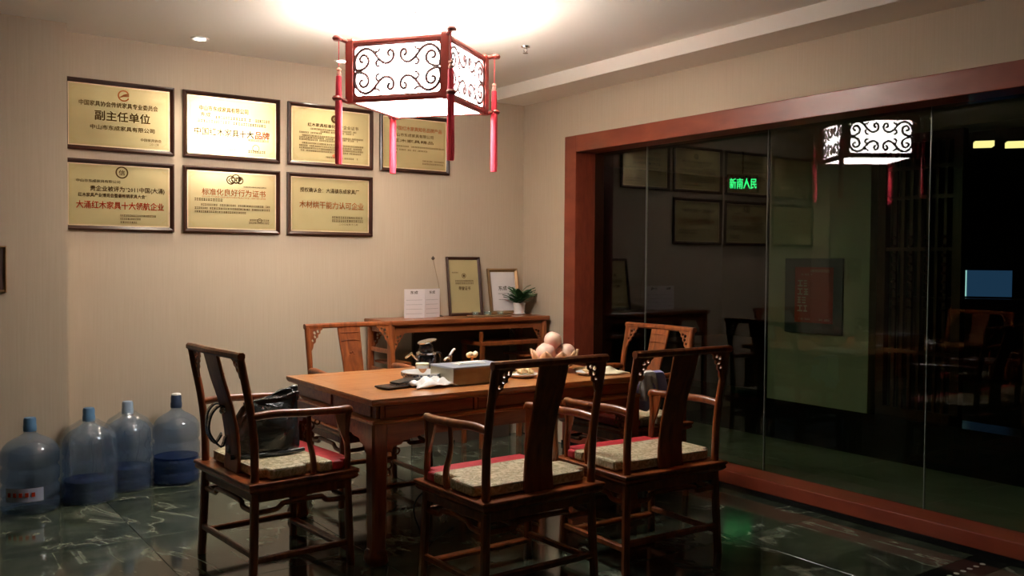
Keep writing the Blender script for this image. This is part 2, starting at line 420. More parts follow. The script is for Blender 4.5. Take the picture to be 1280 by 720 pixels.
# lit exit style sign, screen, lamps and shelf far back in the shop
sg = thing('hanging_sign', 'green glowing sign with four characters seen through the glass', 'sign', (5.95, 2.90, 2.36), R(-36))
obj('sign_box', bb(nb(), -.22, .22, 0, .05, -.02, .24), black_p, sg)
obj('rod', bb(nb(), -.01, .01, .02, .03, .24, .57), black_p, sg)
bm = nb(); T(bm, '新南人民', -.19, .19, .05, .16, -.004); obj('sign_lettering', bm, green_led, sg)
tv = thing('wall_screen', 'blue glowing screen beside the dark counter deep in the shop', 'screen', (6.62, -.25, .97), R(-55))
obj('screen_casing', bb(nb(), -.27, .27, .0, .05, -.02, .33), black_p, tv)
obj('display', bb(nb(), -.25, .25, -.006, 0, 0, .31), tv_m, tv)
obj('lit_edge', bb(nb(), -.25, -.23, -.009, -.005, 0, .31), tv_e, tv)
st = thing('shop_counter', 'long dark wooden counter under the blue screen deep in the shop', 'counter', (6.65, -.28, 0), R(-55))
obj('counter_top', bb(nb(), -1.2, 1.2, -.25, .25, .90, .95), wood_dark, st, bevel=.01)
obj('counter_body', bb(nb(), -1.15, 1.15, -.2, .2, 0, .90), wood_dark, st)
for k, (lx, ly, nm) in enumerate(((6.60, -.17, 'nearer the lattice'), (6.91, -.39, 'at the right edge'))):
    l = thing('ceiling_lamp', 'small square warm ceiling lamp deep in the shop, %s' % nm, 'lamp', (lx, ly, 2.74), R(-55), 'warm lamps in the shop')
    obj('lamp_housing', bb(nb(), -.11, .11, -.11, .11, .06, .21), black_p, l); obj('lamp_panel', bb(nb(), -.10, .10, -.10, .10, .0, .06), warm_l, l)

# ================================================================== CEILING FITTINGS
def downlight(x, y, label, on=True):
    t = thing('downlight', label, 'downlight', (x, y, ZC-.004), 0, 'recessed downlights along the plaque wall')
    bm = nb(); lathe(bm, [(.032, .002), (.045, -.004), (.052, -.002), (.052, .004)], 28); obj('trim_ring', bm, white_p, t, True)
    bm = nb(); lathe(bm, [(.0, -.001), (.030, -.001), (.030, .002), (0, .002)], 20); obj('lens', bm, spot_on, t)
    ld = bpy.data.lights.new('downlight_beam', 'SPOT'); ld.energy = DOWNLIGHT_W; ld.color = (1, .86, .68)
    ld.spot_size = R(100); ld.spot_blend = .8; ld.shadow_soft_size = .03
    lo = bpy.data.objects.new('downlight_beam', ld); COL.objects.link(lo); lo.parent = t; lo.location = (0, 0, -.012)
downlight(-2.587, -.299, 'lit recessed downlight above the leftmost two plaques')
downlight(-1.654, -.25, 'lit recessed downlight just behind the left corner of the lantern')
downlight(-6.0, -3.6, 'added fill downlight over the open floor left of the camera, unseen outside the picture')  # unseen fill lamp, added to lift the left floor and chair backs
downlight(-3.4, -7.6, 'added fill downlight behind the camera, unseen outside the picture')  # second added fill lamp, out of view, brightens the near side
sp = thing('fire_sprinkler', 'small metal fire sprinkler head in the ceiling right of the lantern', 'sprinkler', (-.935, -1.298, ZC))
obj('escutcheon', lathe(nb(), [(.028, 0), (.026, -.006), (.012, -.009), (.012, -.012)], 18), chrome, sp, True)
bm = nb(); tube(bm, [(-.011, 0, -.010), (-.012, 0, -.028), (0, 0, -.040)], .003, 6); tube(bm, [(.011, 0, -.010), (.012, 0, -.028), (0, 0, -.040)], .003, 6)
obj('yoke', bm, chrome, sp); obj('deflector', lathe(nb(), [(.016, -.042), (.016, -.040)], 12), chrome, sp)

# ================================================================== LANTERN
LC = Vector((-1.828, -1.583, 0)); ZT, ZB = 2.455, 2.145; HL = .262; PH = ZT-ZB
lan = thing('palace_lantern', 'square red framed hanging lantern with scrolled white panels and red tassels', 'lantern', (LC.x, LC.y, ZB), R(90+35.8))
for sx in (-1, 1):
    for s2 in (-1, 1):
        p = (sx*HL, s2*HL)
        o = obj('corner_post', rect_loft(nb(), .021, .021, [(-.004, 0), (.0, 0), (PH, 0), (PH+.012, .004)], p), lant_wood, lan, bevel=.004)
        d = Vector((sx, s2, 0)).normalized(); cp = Vector((p[0], p[1], 0))
        for zz, nm in ((PH-.004, 'upper_knob'), (.006, 'lower_knob')):
            bm = nb(); a = cp + d*.018 + Vector((0, 0, zz)); b = cp + d*.058 + Vector((0, 0, zz+.012))
            tube(bm, [a, (a+b)/2, b], .011, 8)
            lathe_b = nb(); lathe(lathe_b, [(0, -.013), (.020, -.011), (.026, 0), (.020, .011), (0, .013)], 18)
            rot = d.to_track_quat('Z', 'Y').to_matrix().to_4x4() @ Matrix.Rotation(R(90), 4, 'X')
            add(bm, lathe_b, Matrix.Translation(b + d*.012) @ rot); obj(nm, bm, lant_wood, lan, True)
        # tassel hanging from the upper knob
        q = cp + d*.062; ln = random.uniform(-.008, .008)
        tz = .135
        bm = nb()
        def tf(a, z): return 1 + .10*math.sin(a*9+z*40)
        lathe(bm, [(.004, tz), (.013, tz-.006), (.014, tz-.05), (.017, tz-.15), (.018, tz-.40+ln), (.016, tz-.44+ln), (.004, tz-.442+ln)], 36, (q.x, q.y, 0), tf)
        ts = obj('tassel', bm, tasselm, lan, True)
        bm = nb(); tube(bm, [(q.x, q.y, PH+.01), (q.x, q.y, tz)], .0022, 6); obj('cord', bm, tasselm, ts)
        bm = nb(); lathe(bm, [(0, .022), (.011, .016), (.013, .008), (.008, 0), (.012, -.008), (.013, -.014), (.010, -.022)], 14, (q.x, q.y, tz+.018)); obj('bead', bm, bead_m, ts, True)
def rail(z, name):
    for k in range(4):
        M = Matrix.Rotation(k*math.pi/2, 4, 'Z')
        bm = nb(); box(bm, (0, HL, z), (2*HL-.04, .028, .026), mtx=M); box(bm, (0, HL+.012, z), (2*HL-.04, .008, .012), mtx=M)
        obj(name, bm, lant_wood, lan, bevel=.003)
rail(PH-.013, 'top_rail'); rail(.013, 'bottom_rail')
W2, H2 = HL-.022, PH/2-.026
QA = [(-.228, .004), (-.236, .045), (-.215, .085), (-.175, .102), (-.138, .090), (-.112, .064), (-.09, .043), (-.065, .031), (-.038, .036), (-.02, .056), (-.022, .08), (-.038, .09), (-.05, .08), (-.047, .066), (-.036, .063)]
QB = [(-.228, .004), (-.2, .006), (-.17, .02), (-.158, .045), (-.17, .068), (-.193, .072), (-.207, .057), (-.2, .042), (-.186, .044)]
QC = [(-.145, .094), (-.122, .084), (-.105, .088), (-.094, .098)]
QD = [(-.10, .052), (-.117, .036), (-.111, .020), (-.096, .018)]
for k in range(4):
    M = Matrix.Rotation(k*math.pi/2, 4, 'Z')
    sp_ = obj('paper_panel', box(nb(), (0, HL-.004, PH/2), (2*W2+.01, .004, 2*H2+.02), mtx=M), shade, lan)
    bm = nb()
    # inner frame with rounded corners
    r = .028; o_ = [(-W2-.004, -H2-.004), (W2+.004, -H2-.004), (W2+.004, H2+.004), (-W2-.004, H2+.004)]
    hole = []
    for cx, cy, a0 in ((W2-r, H2-r, 0), (-W2+r, H2-r, 90), (-W2+r, -H2+r, 180), (W2-r, -H2+r, 270)):
        for q in range(6):
            a = R(a0+18*q); hole.append((cx+(r-.006)*math.cos(a), cy+(r-.006)*math.sin(a)))
    f = flat(o_, [hole], .010)
    add(bm, f, M @ Matrix.Translation((0, HL+.004, PH/2)) @ Matrix.Rotation(R(90), 4, 'X'))
    obj('inner_frame', bm, lant_wood, lan)
    bm = nb(); sxs, szs = W2/.24, H2/.118
    for P, rr in ((QA, .0078), (QB, .0076), (QC, .0062), (QD, .0062)):
        for mu in (-1, 1):
            for mv in (-1, 1):
                pth = catmull([(mu*u*sxs, HL+.004, PH/2+mv*v*szs) for u, v in P], 4); n = len(pth)
                sweep(bm, [M @ p for p in pth], circ(rr, 6), (M @ Vector((0, 1, 0))), [1.1-.15*i/n for i in range(n)])
    obj('scrollwork', bm, scroll_m, lan, True)
obj('bottom_diffuser', box(nb(), (0, 0, .006), (2*HL-.03, 2*HL-.03, .004)), shade, lan)
bm = nb(); box(bm, (0, 0, .003), (.012, 2*HL-.03, .006)); 
obj('bulb', lathe(nb(), [(0, .06), (.02, .075), (.045, .12), (.05, .16), (.03, .20), (.018, .22), (.018, .25), (0, .25)], 16), bulb_m, lan, True)
obj('rose_shade_disc', lathe(nb(), [(0, .262), (.062, .258), (.066, .262), (.02, .275), (0, .276)], 24), white_p, lan, True)  # added disc that blocks the bulb's light from the ceiling rose
bm = nb(); tube(bm, [(0, 0, .25), (0, 0, ZC-ZB-.02)], .006, 8); box(bm, (0, 0, PH-.015), (2*HL, .012, .012)); box(bm, (0, 0, PH-.015), (.012, 2*HL, .012)); obj('hanging_rod', bm, chrome, lan)
bm = nb(); zc = ZC-ZB
def pet(a, z): return 1+.10*math.cos(8*a)
lathe(bm, [(.075, zc), (.078, zc-.008), (.066, zc-.018), (.05, zc-.020), (.045, zc-.032), (.02, zc-.036)], 48, (0, 0, 0), pet)
for k in range(8):
    a = k*math.pi/4; lathe(bm, [(0, -.008), (.011, -.005), (.013, 0), (.011, .005), (0, .008)], 8, (.062*math.cos(a), .062*math.sin(a), zc-.024))
obj('ceiling_rose', bm, pink_rose, lan, True)

# ================================================================== WALL PLAQUES
def frame_mesh(wd, ht, fw_=.025, dp=.022):
    bm = nb(); hw = wd/2
    prof = [(0, 0), (0, -dp), (fw_*.35, -dp-.003), (fw_*.8, -dp*.7), (fw_, -dp*.55), (fw_, 0)]
    cs = [(-1, 0), (1, 0), (1, 1), (-1, 1)]; rings = []
    for sx, sz in cs:
        rings.append([bm.verts.new((sx*(hw-i), y, ht-i if sz else i)) for i, y in prof])
    for k in range(4):
        a, b = rings[k], rings[(k+1) % 4]
        for j in range(len(prof)-1): bm.faces.new((a[j], b[j], b[j+1], a[j+1]))
    return bm
def plaque(name, label, x0, x1, z0, z1, prints, rim=True):
    t = thing(name, label, 'plaque', ((x0+x1)/2, -.001, z0), 0, 'framed award plaques on the wall')
    wd, ht = x1-x0, z1-z0
    obj('frame', frame_mesh(wd, ht), wood_pf, t)
    obj('plate', bb(nb(), -wd/2+.020, wd/2-.020, -.009, 0, .020, ht-.020), gold, t)
    if rim:
        bm = nb(); a, b = wd/2-.024, .024
        for q in ((-a, a, b, b+.007), (-a, a, ht-b-.007, ht-b), (-a, -a+.007, b, ht-b), (a-.007, a, b, ht-b)): bb(bm, q[0], q[1], -.0100, -.009, q[2], q[3])
        obj('pale_rim', bm, gold_edge, t)
    bm = nb(); a, b = wd/2-.042, .042      # etched border and corner ornaments
    for q in ((-a, a, b, b+.0016), (-a, a, ht-b, ht-b+.0016), (-a, -a+.0016, b, ht-b), (a-.0016, a, b, ht-b)): bb(bm, q[0], q[1], -.0097, -.009, q[2], q[3])
    for sx in (-1, 1):
        for zz, sz in ((b, 1), (ht-b, -1)):
            for k in range(4): ring2(bm, sx*(a-.008-.006*k), zz+sz*(.008+.006*(3-k)*.8), .004, .0052, -.0098, 10)
    obj('etched_border', bm, etched, t)
    for m, nm, fn in prints:
        bm = nb(); fn(bm); obj(nm, bm, m, t)
    return t
Y = -.0103
PZ = [(1.978, 2.391), (1.513, 1.926)]
def p1(bm):
    T(bm, '中国家具协会传统家具专业委员会', -.225, .215, .263, .034, Y); T(bm, '副主任单位', -.14, .17, .185, .062, Y)
    T(bm, '中山市东成家具有限公司', -.165, .195, .128, .030, Y); T(bm, '中国家具协会', .115, .235, .075, .020, Y); T(bm, '二〇一二年', .165, .22, .053, .016, Y)
def p1e(bm):
    n = 30
    for i in range(3, n-2):
        a, b = 2*math.pi*i/n, 2*math.pi*(i+1)/n
        q = [bm.verts.new((.02+r*math.cos(t), Y, .335+r*math.sin(t))) for r, t in ((.026, a), (.034, a), (.034, b), (.026, b))]; bm.faces.new(q)
    for k in range(3): tube(bm, [(-.002+.008*k, Y, .325+.006*k), (.018+.006*k, Y, .332+.006*k), (.050, Y, .334+.008*k)], .003, 5)
plaque('award_plaque', 'gold plaque with a ring emblem over dark characters, top left of the wall', -3.28, -2.66, *PZ[0], [(ink_soft, 'lettering', p1), (rust_ink, 'emblem', p1e)])
def p2(bm):
    T(bm, '中山市东成家具有限公司', -.21, .10, .300, .034, Y); T(bm, '东成', -.20, -.14, .262, .030, Y)
    dashes(bm, -.11, .24, .255, .016, Y, 5, .95); dashes(bm, -.22, .24, .225, .016, Y, 6, .9)
    T(bm, '中国红木家具十大', -.24, .135, .150, .050, Y); dashes(bm, .10, .24, .13, .012, Y, 7, .9); dashes(bm, -.03, .02, .06, .014, Y, 8, 1)
    ring2(bm, .15, .085, .020, .023, Y); dashes(bm, .10, .21, .055, .016, Y, 9, 1)
def p2r(bm): T(bm, '品牌', .145, .24, .150, .052, Y)
plaque('award_plaque', 'gold plaque blanked by glare at its left, second from left in the top row', -2.607, -1.987, *PZ[0], [(ink, 'lettering', p2), (red_ink, 'red_lettering', p2r)])
def p3(bm):
    lathe_c = None
    ring2(bm, .045-.02, .325, .012, .028, Y); ring2(bm, .025, .325, .002, .008, Y)
    T(bm, '红木家具标准化生产企业证书', -.17, .20, .265, .026, Y)
    for k, (a, b, v) in enumerate(((-.15, .19, .243), (-.08, .17, .228), (-.23, -.07, .215), (-.21, .24, .196), (-.23, .20, .182), (-.23, .02, .168), (-.22, .24, .145), (-.23, .24, .128), (-.23, .24, .112), (-.22, .22, .095), (-.04, .20, .060))):
        dashes(bm, a, b, v, .010, Y, 30+k, .95)
def p3s(bm): ring2(bm, .02, .075, .0, .014, Y-.0002, 14)
plaque('award_plaque', 'gold certificate plaque of small print with hexagon emblem, behind the left tassel', -1.932, -1.313, *PZ[0], [(ink, 'lettering', p3), (wicker, 'red_seal', p3s)])
def p4(bm):
    T(bm, '中山市东成家具有限公司', -.18, .15, .255, .026, Y); T(bm, '红木家具精品', -.18, .15, .215, .024, Y)
    for k, (a, b, v) in enumerate(((-.20, .24, .18), (-.20, .10, .155), (-.20, -.15, .135), (.06, .24, .085), (.06, .24, .065))): dashes(bm, a, b, v, .010, Y, 50+k, .95)
def p4r(bm): T(bm, '中国红木家具知名品牌产品', -.17, .22, .30, .032, Y)
plaque('award_plaque', 'shadowed bronze plaque directly under the lantern, right end of the top row', -1.258, -.689, *PZ[0], [(ink_soft, 'lettering', p4), (rust_ink, 'red_lettering', p4r)])
def p5(bm):
    ring2(bm, .01, .345, .028, .036, Y); T(bm, '信', -.007, .027, .331, .034, Y)
    T(bm, '中山市东成家具有限公司', -.24, .0, .280, .020, Y); T(bm, '贵企业被评为“2011中国(大涌)', -.165, .255, .232, .034, Y); T(bm, '红木家具产业博览会暨最畅销家具大会”', -.23, .15, .196, .026, Y)
    for k, (a, b) in enumerate(((0, .21), (0, .12), (0, .09))): dashes(bm, a, b, .085-.020*k, .011, Y, 60+k, 1)
def p5r(bm): T(bm, '大涌红木家具十大领航企业', -.24, .25, .130, .048, Y)
plaque('award_plaque', 'gold plaque with round seal and one bold red line, bottom left of the wall', -3.283, -2.662, *PZ[1], [(ink, 'lettering', p5), (red_ink, 'red_lettering', p5r)])
def p6(bm):
    dashes(bm, .07, .22, .295, .007, Y, 71, 1); dashes(bm, -.24, -.06, .200, .016, Y, 72, 1)
    for k, (a, b) in enumerate(((-.20, .25), (-.24, .245), (-.24, .09))): dashes(bm, a, b, .170-.022*k, .012, Y, 73+k, .95)
    dashes(bm, .11, .235, .083, .010, Y, 78, 1); dashes(bm, .105, .245, .064, .012, Y, 79, 1); ring2(bm, .175, .085, .012, .015, Y)
    T(bm, 'GSP', -.030, .060, .318, .055, Y); ring2(bm, -.012, .338, .022, .029, Y); ring2(bm, .020, .346, .024, .030, Y); ring2(bm, .045, .338, .018, .024, Y)
def p6r(bm): T(bm, '标准化良好行为证书', -.195, .215, .240, .046, Y); T(bm, 'GOOD STANDARDIZATION PRACTICE CERTIFICATE', -.195, .215, .222, .014, Y)
plaque('award_plaque', 'gold certificate plaque with an interlaced three letter emblem, middle of the bottom row', -2.608, -1.987, *PZ[1], [(ink, 'lettering', p6), (rust_ink, 'orange_lettering', p6r)])
def p7(bm):
    T(bm, '授权确认会：大涌镇东成家具厂', -.22, .21, .290, .034, Y)
    dashes(bm, .01, .24, .118, .014, Y, 81, 1); dashes(bm, .01, .24, .094, .016, Y, 82, 1); T(bm, '二〇〇五年十二月', .06, .20, .073, .014, Y)
def p7r(bm): T(bm, '木材烘干能力认可企业', -.225, .245, .185, .052, Y)
plaque('award_plaque', 'gold plaque with one rust brown calligraphic line, right end of the bottom row', -1.936, -1.316, *PZ[1], [(ink, 'lettering', p7), (rust_ink, 'rust_lettering', p7r)])
# sliver of a framed picture at the left picture edge, on the pier
pf = thing('wall_frame', 'small brown framed picture on the pier, cut by the left picture edge', 'picture', (-3.70, -.211, 1.16))
obj('frame', frame_mesh(.21, .25, .014, .016), brass, pf); obj('picture', bb(nb(), -.092, .092, -.008, 0, .012, .238), mat('dark_print', (.10, .06, .05), .4), pf)
obj('mount', bb(nb(), -.06, .06, -.010, -.008, .16, .22), mat('tan_print', (.35, .25, .12), .5), pf)

# ================================================================== CHAIRS
def spandrel():
    out = [(0, 0), (.078, 0), (.080, -.010), (.066, -.020), (.064, -.034), (.050, -.042), (.048, -.058), (.034, -.066), (.031, -.086), (.017, -.096), (.012, -.118), (.002, -.135), (0, -.135)]
    hs = []
    for cx, cy, r in ((.050, -.022, .009), (.029, -.030, .010), (.030, -.053, .009), (.014, -.075, .008)):
        hs.append([(cx+r*math.cos(R(36*k)), cy+r*math.sin(R(36*k))) for k in range(10)])
    return out, hs
def make_chair(label):
    t = thing('armchair', label, 'chair', (0, 0, 0), 0, 'rosewood armchairs around the tea table')
    w_, d_ = .268, .214
    bm = rect_loft(nb(), w_+.042, d_+.042, [(.385, .022), (.392, .010), (.402, .004), (.412, .008), (.418, .001), (.428, 0), (.431, .003)]); obj('seat_frame', bm, wood_c, t)
    bm = nb()
    for s in (-1, 1): bb(bm, s*(w_-.015), s*(w_+.008), -d_, d_, .345, .388)
    for s in (-1, 1): bb(bm, -w_, w_, s*(d_-.012), s*(d_+.008), .345, .388)
    obj('seat_apron', bm, wood_c, t, bevel=.002)
    for s in (-1, 1):
        # front leg, running up into the arm post
        obj('leg', sweep(nb(), [(s*(w_+.014), d_+.012, 0), (s*(w_+.006), d_+.006, .2), (s*w_, d_, .39)], rrect(.0165, .0165, .5)), wood_c, t, True)
        obj('leg', sweep(nb(), [(s*(w_+.014), -d_-.014, 0), (s*(w_+.006), -d_-.006, .2), (s*w_, -d_, .39)], rrect(.0165, .0165, .5)), wood_c, t, True)
        pth = catmull([(s*w_, -d_, .425), (s*(w_+.001), -d_-.001, .52), (s*(w_+.002), -d_-.006, .62), (s*(w_+.003), -d_-.022, .74), (s*(w_+.004), -d_-.046, .86), (s*(w_+.004), -d_-.064, .955)], 4)
        n = len(pth); obj('back_post', sweep(nb(), pth, circ(.0165, 10), (1, 0, 0), [1.08-.12*i/n for i in range(n)]), wood_c, t, True)
        pth = catmull([(s*w_, d_, .425), (s*(w_-.002), d_+.004, .50), (s*(w_-.003), d_-.004, .58), (s*w_, d_+.002, .65), (s*w_, d_+.006, .684)], 4)
        obj('arm_post', sweep(nb(), pth, circ(.0145, 10), (1, 0, 0)), wood_c, t, True)
        # leaf bracket under the arm
        bmb = flat([(0, 0), (-.055, 0), (-.052, -.02), (-.044, -.05), (-.030, -.085), (-.012, -.125), (0, -.15)], (), .012)
        bm = nb(); add(bm, bmb, Matrix(((0, 0, 1, s*w_), (1, 0, 0, d_-.008), (0, 1, 0, .684), (0, 0, 0, 1)))); obj('arm_bracket', bm, wood_c, t, bevel=.003)
        pth = catmull([(s*(w_+.003), -d_-.016, .700), (s*(w_+.004), -d_+.08, .706), (s*(w_+.012), 0, .700), (s*(w_+.008), d_-.06, .694), (s*w_, d_-.002, .694), (s*w_, d_+.010, .690), (s*w_, d_+.012, .678)], 4)
        n = len(pth); obj('armrest', sweep(nb(), pth, circ(.0155, 10, .0175), (1, 0, 0)), wood_c, t, True)
        pth = catmull([(s*(w_+.010), .045, .428), (s*(w_+.018), .040, .50), (s*(w_+.006), .030, .57), (s*(w_+.004), .028, .63), (s*(w_+.010), .026, .690)], 4)
        n = len(pth); obj('arm_strut', sweep(nb(), pth, circ(.0125, 8), (1, 0, 0), [1.2-.45*i/n for i in range(n)]), wood_c, t, True)
        # hump shaped rail and low stretcher on the side
        y0, y1 = -d_, d_
        pth = catmull([(s*w_, y0, .302), (s*w_, y0+.09, .304), (s*w_, y0+.115, .318), (s*w_, y0+.14, .326), (s*w_, y1-.14, .326), (s*w_, y1-.115, .318), (s*w_, y1-.09, .304), (s*w_, y1, .302)], 3)
        obj('hump_rail', sweep(nb(), pth, circ(.0115, 8), (1, 0, 0)), wood_c, t, True)
        obj('side_stretcher', sweep(nb(), [(s*(w_+.008), -d_, .105), (s*(w_+.008), d_, .105)], rrect(.011, .014, .5), (1, 0, 0)), wood_c, t, True)
        out, hs = spandrel()
        bmb = flat(out, hs, .011); bm = nb()
        lean = math.atan2(.022, .115)
        add(bm, bmb, Matrix.Translation((s*(w_-.010), -d_-.060, .946)) @ Matrix.Rotation(lean, 4, 'X') @ Matrix(((-s, 0, 0, 0), (0, 0, 1, 0), (0, 1, 0, 0), (0, 0, 0, 1))))
        obj('corner_spandrel', bm, wood_c, t)
    for s, z in ((-1, .305), (1, .305)):
        pth = catmull([(-w_, s*d_, z), (-w_+.12, s*d_, z), (-w_+.15, s*d_, z+.022), (w_-.15, s*d_, z+.022), (w_-.12, s*d_, z), (w_, s*d_, z)], 3)
        obj('hump_rail', sweep(nb(), pth, circ(.0115, 8), (0, 1, 0)), wood_c, t, True)
    obj('rear_stretcher', sweep(nb(), [(-w_, -d_-.01, .128), (w_, -d_-.01, .128)], rrect(.011, .014, .5), (0, 1, 0)), wood_c, t, True)
    obj('footrest', sweep(nb(), [(-w_, d_+.01, .075), (w_, d_+.01, .075)], rrect(.020, .012, .5), (0, 1, 0)), wood_c, t, True)
    pth = catmull([(-w_-.020, -d_-.065, .955), (-w_*.6, -d_-.070, .956), (0, -d_-.080, .957), (w_*.6, -d_-.070, .956), (w_+.020, -d_-.065, .955)], 4)
    obj('crest_rail', sweep(nb(), pth, rrect(.0155, .0165, .55), (0, 0, 1)), wood_c, t, True)
    pth = catmull([(0, -d_+.012, .428), (0, -d_+.018, .50), (0, -d_+.012, .60), (0, -d_-.012, .72), (0, -d_-.050, .84), (0, -d_-.078, .945)], 4)
    n = len(pth); scs = [(1+.06*math.cos(2*math.pi*i/n), 1) for i in range(n)]
    spl = obj('splat', sweep(nb(), pth, rrect(.070, .0075, .5), (1, 0, 0), scs), wood_c, t, True)
    # carved line and roundel on the upper front of the splat
    bm = nb()
    for z in (.912, .862):
        y = -d_-.048-(z-.84)*.27+.0085
        tube(bm, [(-.060, y, z), (-.02, y+.001, z+(.006 if z < .9 else 0)), (.02, y+.001, z+(.006 if z < .9 else 0)), (.060, y, z)], .0022, 5)
    for k in range(7):
        a = k*2*math.pi/7; r_ = .016
        lathe(bm, [(0, -.005), (.006, -.002), (.006, .002), (0, .005)], 6, (r_*math.cos(a), -d_-.024, .775+r_*1.4*math.sin(a)))
    obj('carving', bm, wood_c, spl)
    return t
chairL = make_chair('armchair at the left end of the table holding a black handbag')
def place(o, x, y, rz, label):
    o.location = (x, y, 0); o.rotation_euler.z = R(rz); o['label'] = label; return o
place(chairL, -2.722, -1.868, -85.8, 'rosewood armchair with the black handbag, at the left end of the table')
chs = [chairL]
for x, y, rz, lb in ((-2.024, -2.701, 1.5, 'dark backed rosewood armchair nearest the camera, in the middle foreground'),
                     (-1.263, -2.689, -1.6, 'dark backed rosewood armchair at the near right, in front of the glass'),
                     (-1.83, -1.02, 180, 'rosewood armchair behind the table against the plaque wall, left of the console'),
                     (-.575, -1.82, 90, 'orange lit rosewood armchair at the right end of the table with cloth on its arm')):
    chs.append(place(copy_tree(chairL), x, y, rz, lb))
# cushions: cream brocade with a red front strip
def cushion_out(y0, y1, notches):
    pts = []
    W = .288
    L = [(-W, y0)]
    # rear edge with notch for the posts is handled by insets
    P = [(-W+.045, y0), (W-.045, y0), (W-.045, y0+.035), (W, y0+.035)]
    P += [(W, .012), (W-.040, .012), (W-.040, .072), (W, .072)] if notches else []
    P += [(W, y1), (-W, y1)]
    P += [(-W, .072), (-W+.040, .072), (-W+.040, .012), (-W, .012)] if notches else []
    P += [(-W, y0+.035), (-W+.045, y0+.035)]
    return P
def make_cushion(label):
    t = thing('seat_cushion', label, 'cushion', (0, 0, .4315), 0, 'brocade seat cushions')
    def pil(P, th, m, nm):
        bm = nb(); vs_ = [bm.verts.new((x, y, .002)) for x, y in P]; f = bm.faces.new(vs_)
        r = bmesh.ops.extrude_face_region(bm, geom=[f]); bmesh.ops.translate(bm, verts=[v for v in r['geom'] if isinstance(v, bmesh.types.BMVert)], vec=(0, 0, th))
        return obj(nm, bm, m, t, bevel=.010)
    a = pil(cushion_out(-.190, .135, True), .046, brocade, 'padding')
    W = .288
    a['label'] = 'cream brocade part of the cushion'
    P = [(-W, .137), (W, .137), (W, .188), (W-.042, .188), (W-.042, .245), (-W+.042, .245), (-W+.042, .188), (-W, .188)]
    b = pil(P, .040, redsilk, 'front_panel'); b['label'] = 'red silk front panel'
    # piping along the top edge of the cream part
    bm = nb(); Q = cushion_out(-.188, .133, False)
    for z in (.010, .044):
        for i in (0, 4, 5):
            p, q = Q[i], Q[(i+1) % len(Q)]
            if i == 0: tube(bm, [(p[0], p[1], z), (q[0], q[1], z)], .0028, 6)
    obj('piping', bm, mat('pale_piping', (.75, .70, .55), .5) if 'pale_piping' not in bpy.data.materials else bpy.data.materials['pale_piping'], t)
    return t
c0 = make_cushion('x')
cl = ['cream and red seat cushion under the black handbag', 'cream and red seat cushion on the armchair in the middle foreground', 'cream and red seat cushion on the near right armchair',
      'cream and red seat cushion on the armchair behind the table by the plaque wall', 'cream and red seat cushion on the armchair at the right end of the table']
for i, ch in enumerate(chs):
    c = c0 if i == 0 else copy_tree(c0)
    c.location = (ch.location.x, ch.location.y, .4315); c.rotation_euler.z = ch.rotation_euler.z; c['label'] = cl[i]

# ================================================================== TEA TABLE
TX0, TX1, TY0, TY1, TZ = -2.425, -.805, -2.23, -1.24, .74
tcx, tcy = (TX0+TX1)/2, (TY0+TY1)/2; hx, hy = (TX1-TX0)/2, (TY1-TY0)/2
tb = thing('tea_table', 'large orange brown rosewood tea table with panelled apron in the middle of the room', 'table', (tcx, tcy, 0))
bm = nb(); rect_loft(bm, hx, hy, [(.706, .022), (.712, .008), (.722, .002), (.733, 0), (.7385, .003), (.7385, .090)])
obj('table_frame', bm, wood_top, tb)
k = .0925
bm = nb(); n = 4
for i in range(n):
    a = -hx+k+(2*hx-2*k)*i/n; b = -hx+k+(2*hx-2*k)*(i+1)/n
    obj('top_board', bb(nb(), a+.0008, b-.0008, -hy+k, hy-k, .722, .7395), wood_top, tb)
bm = nb()
for s in (-1, 1):
    bb(bm, -hx, hx, s*hy, s*(hy-k+.002), .7385, .7400)
for s in (-1, 1):
    bb(bm, s*hx, s*(hx-k+.002), -hy+k, hy-k, .7385, .7400)
obj('border_boards', bm, wood_top, tb)
# waist with drawers/panels
bm = rect_loft(nb(), hx-.045, hy-.045, [(.640, 0), (.708, 0)]); obj('waist', bm, wood_h, tb)
for s in (-1, 1):
    for i in range(3):
        wd = (2*(hx-.07))/3; xc = -hx+.07+wd*(i+.5)
        f = obj('drawer_front' if s < 0 else 'waist_panel', box(nb(), (xc, s*(hy-.042), .676), (wd-.03, .010, .052)), wood_h, tb, bevel=.003)
    for i in range(2):
        wd = (2*(hy-.07))/2; yc = -hy+.07+wd*(i+.5)
        obj('waist_panel', box(nb(), (s*(hx-.042), yc, .676), (.010, wd-.03, .052)), wood_h, tb, bevel=.003)
    for i in range(4):
        wd = (2*(hx-.07))/3; obj('waist_stile', box(nb(), (-hx+.07+wd*i, s*(hy-.040), .674), (.020, .010, .066)), wood_v, tb)
bm = rect_loft(nb(), hx-.012, hy-.012, [(.624, .004), (.628, 0), (.634, .004), (.640, .002), (.644, .012), (.646, .030)]); obj('moulding', bm, wood_top, tb)
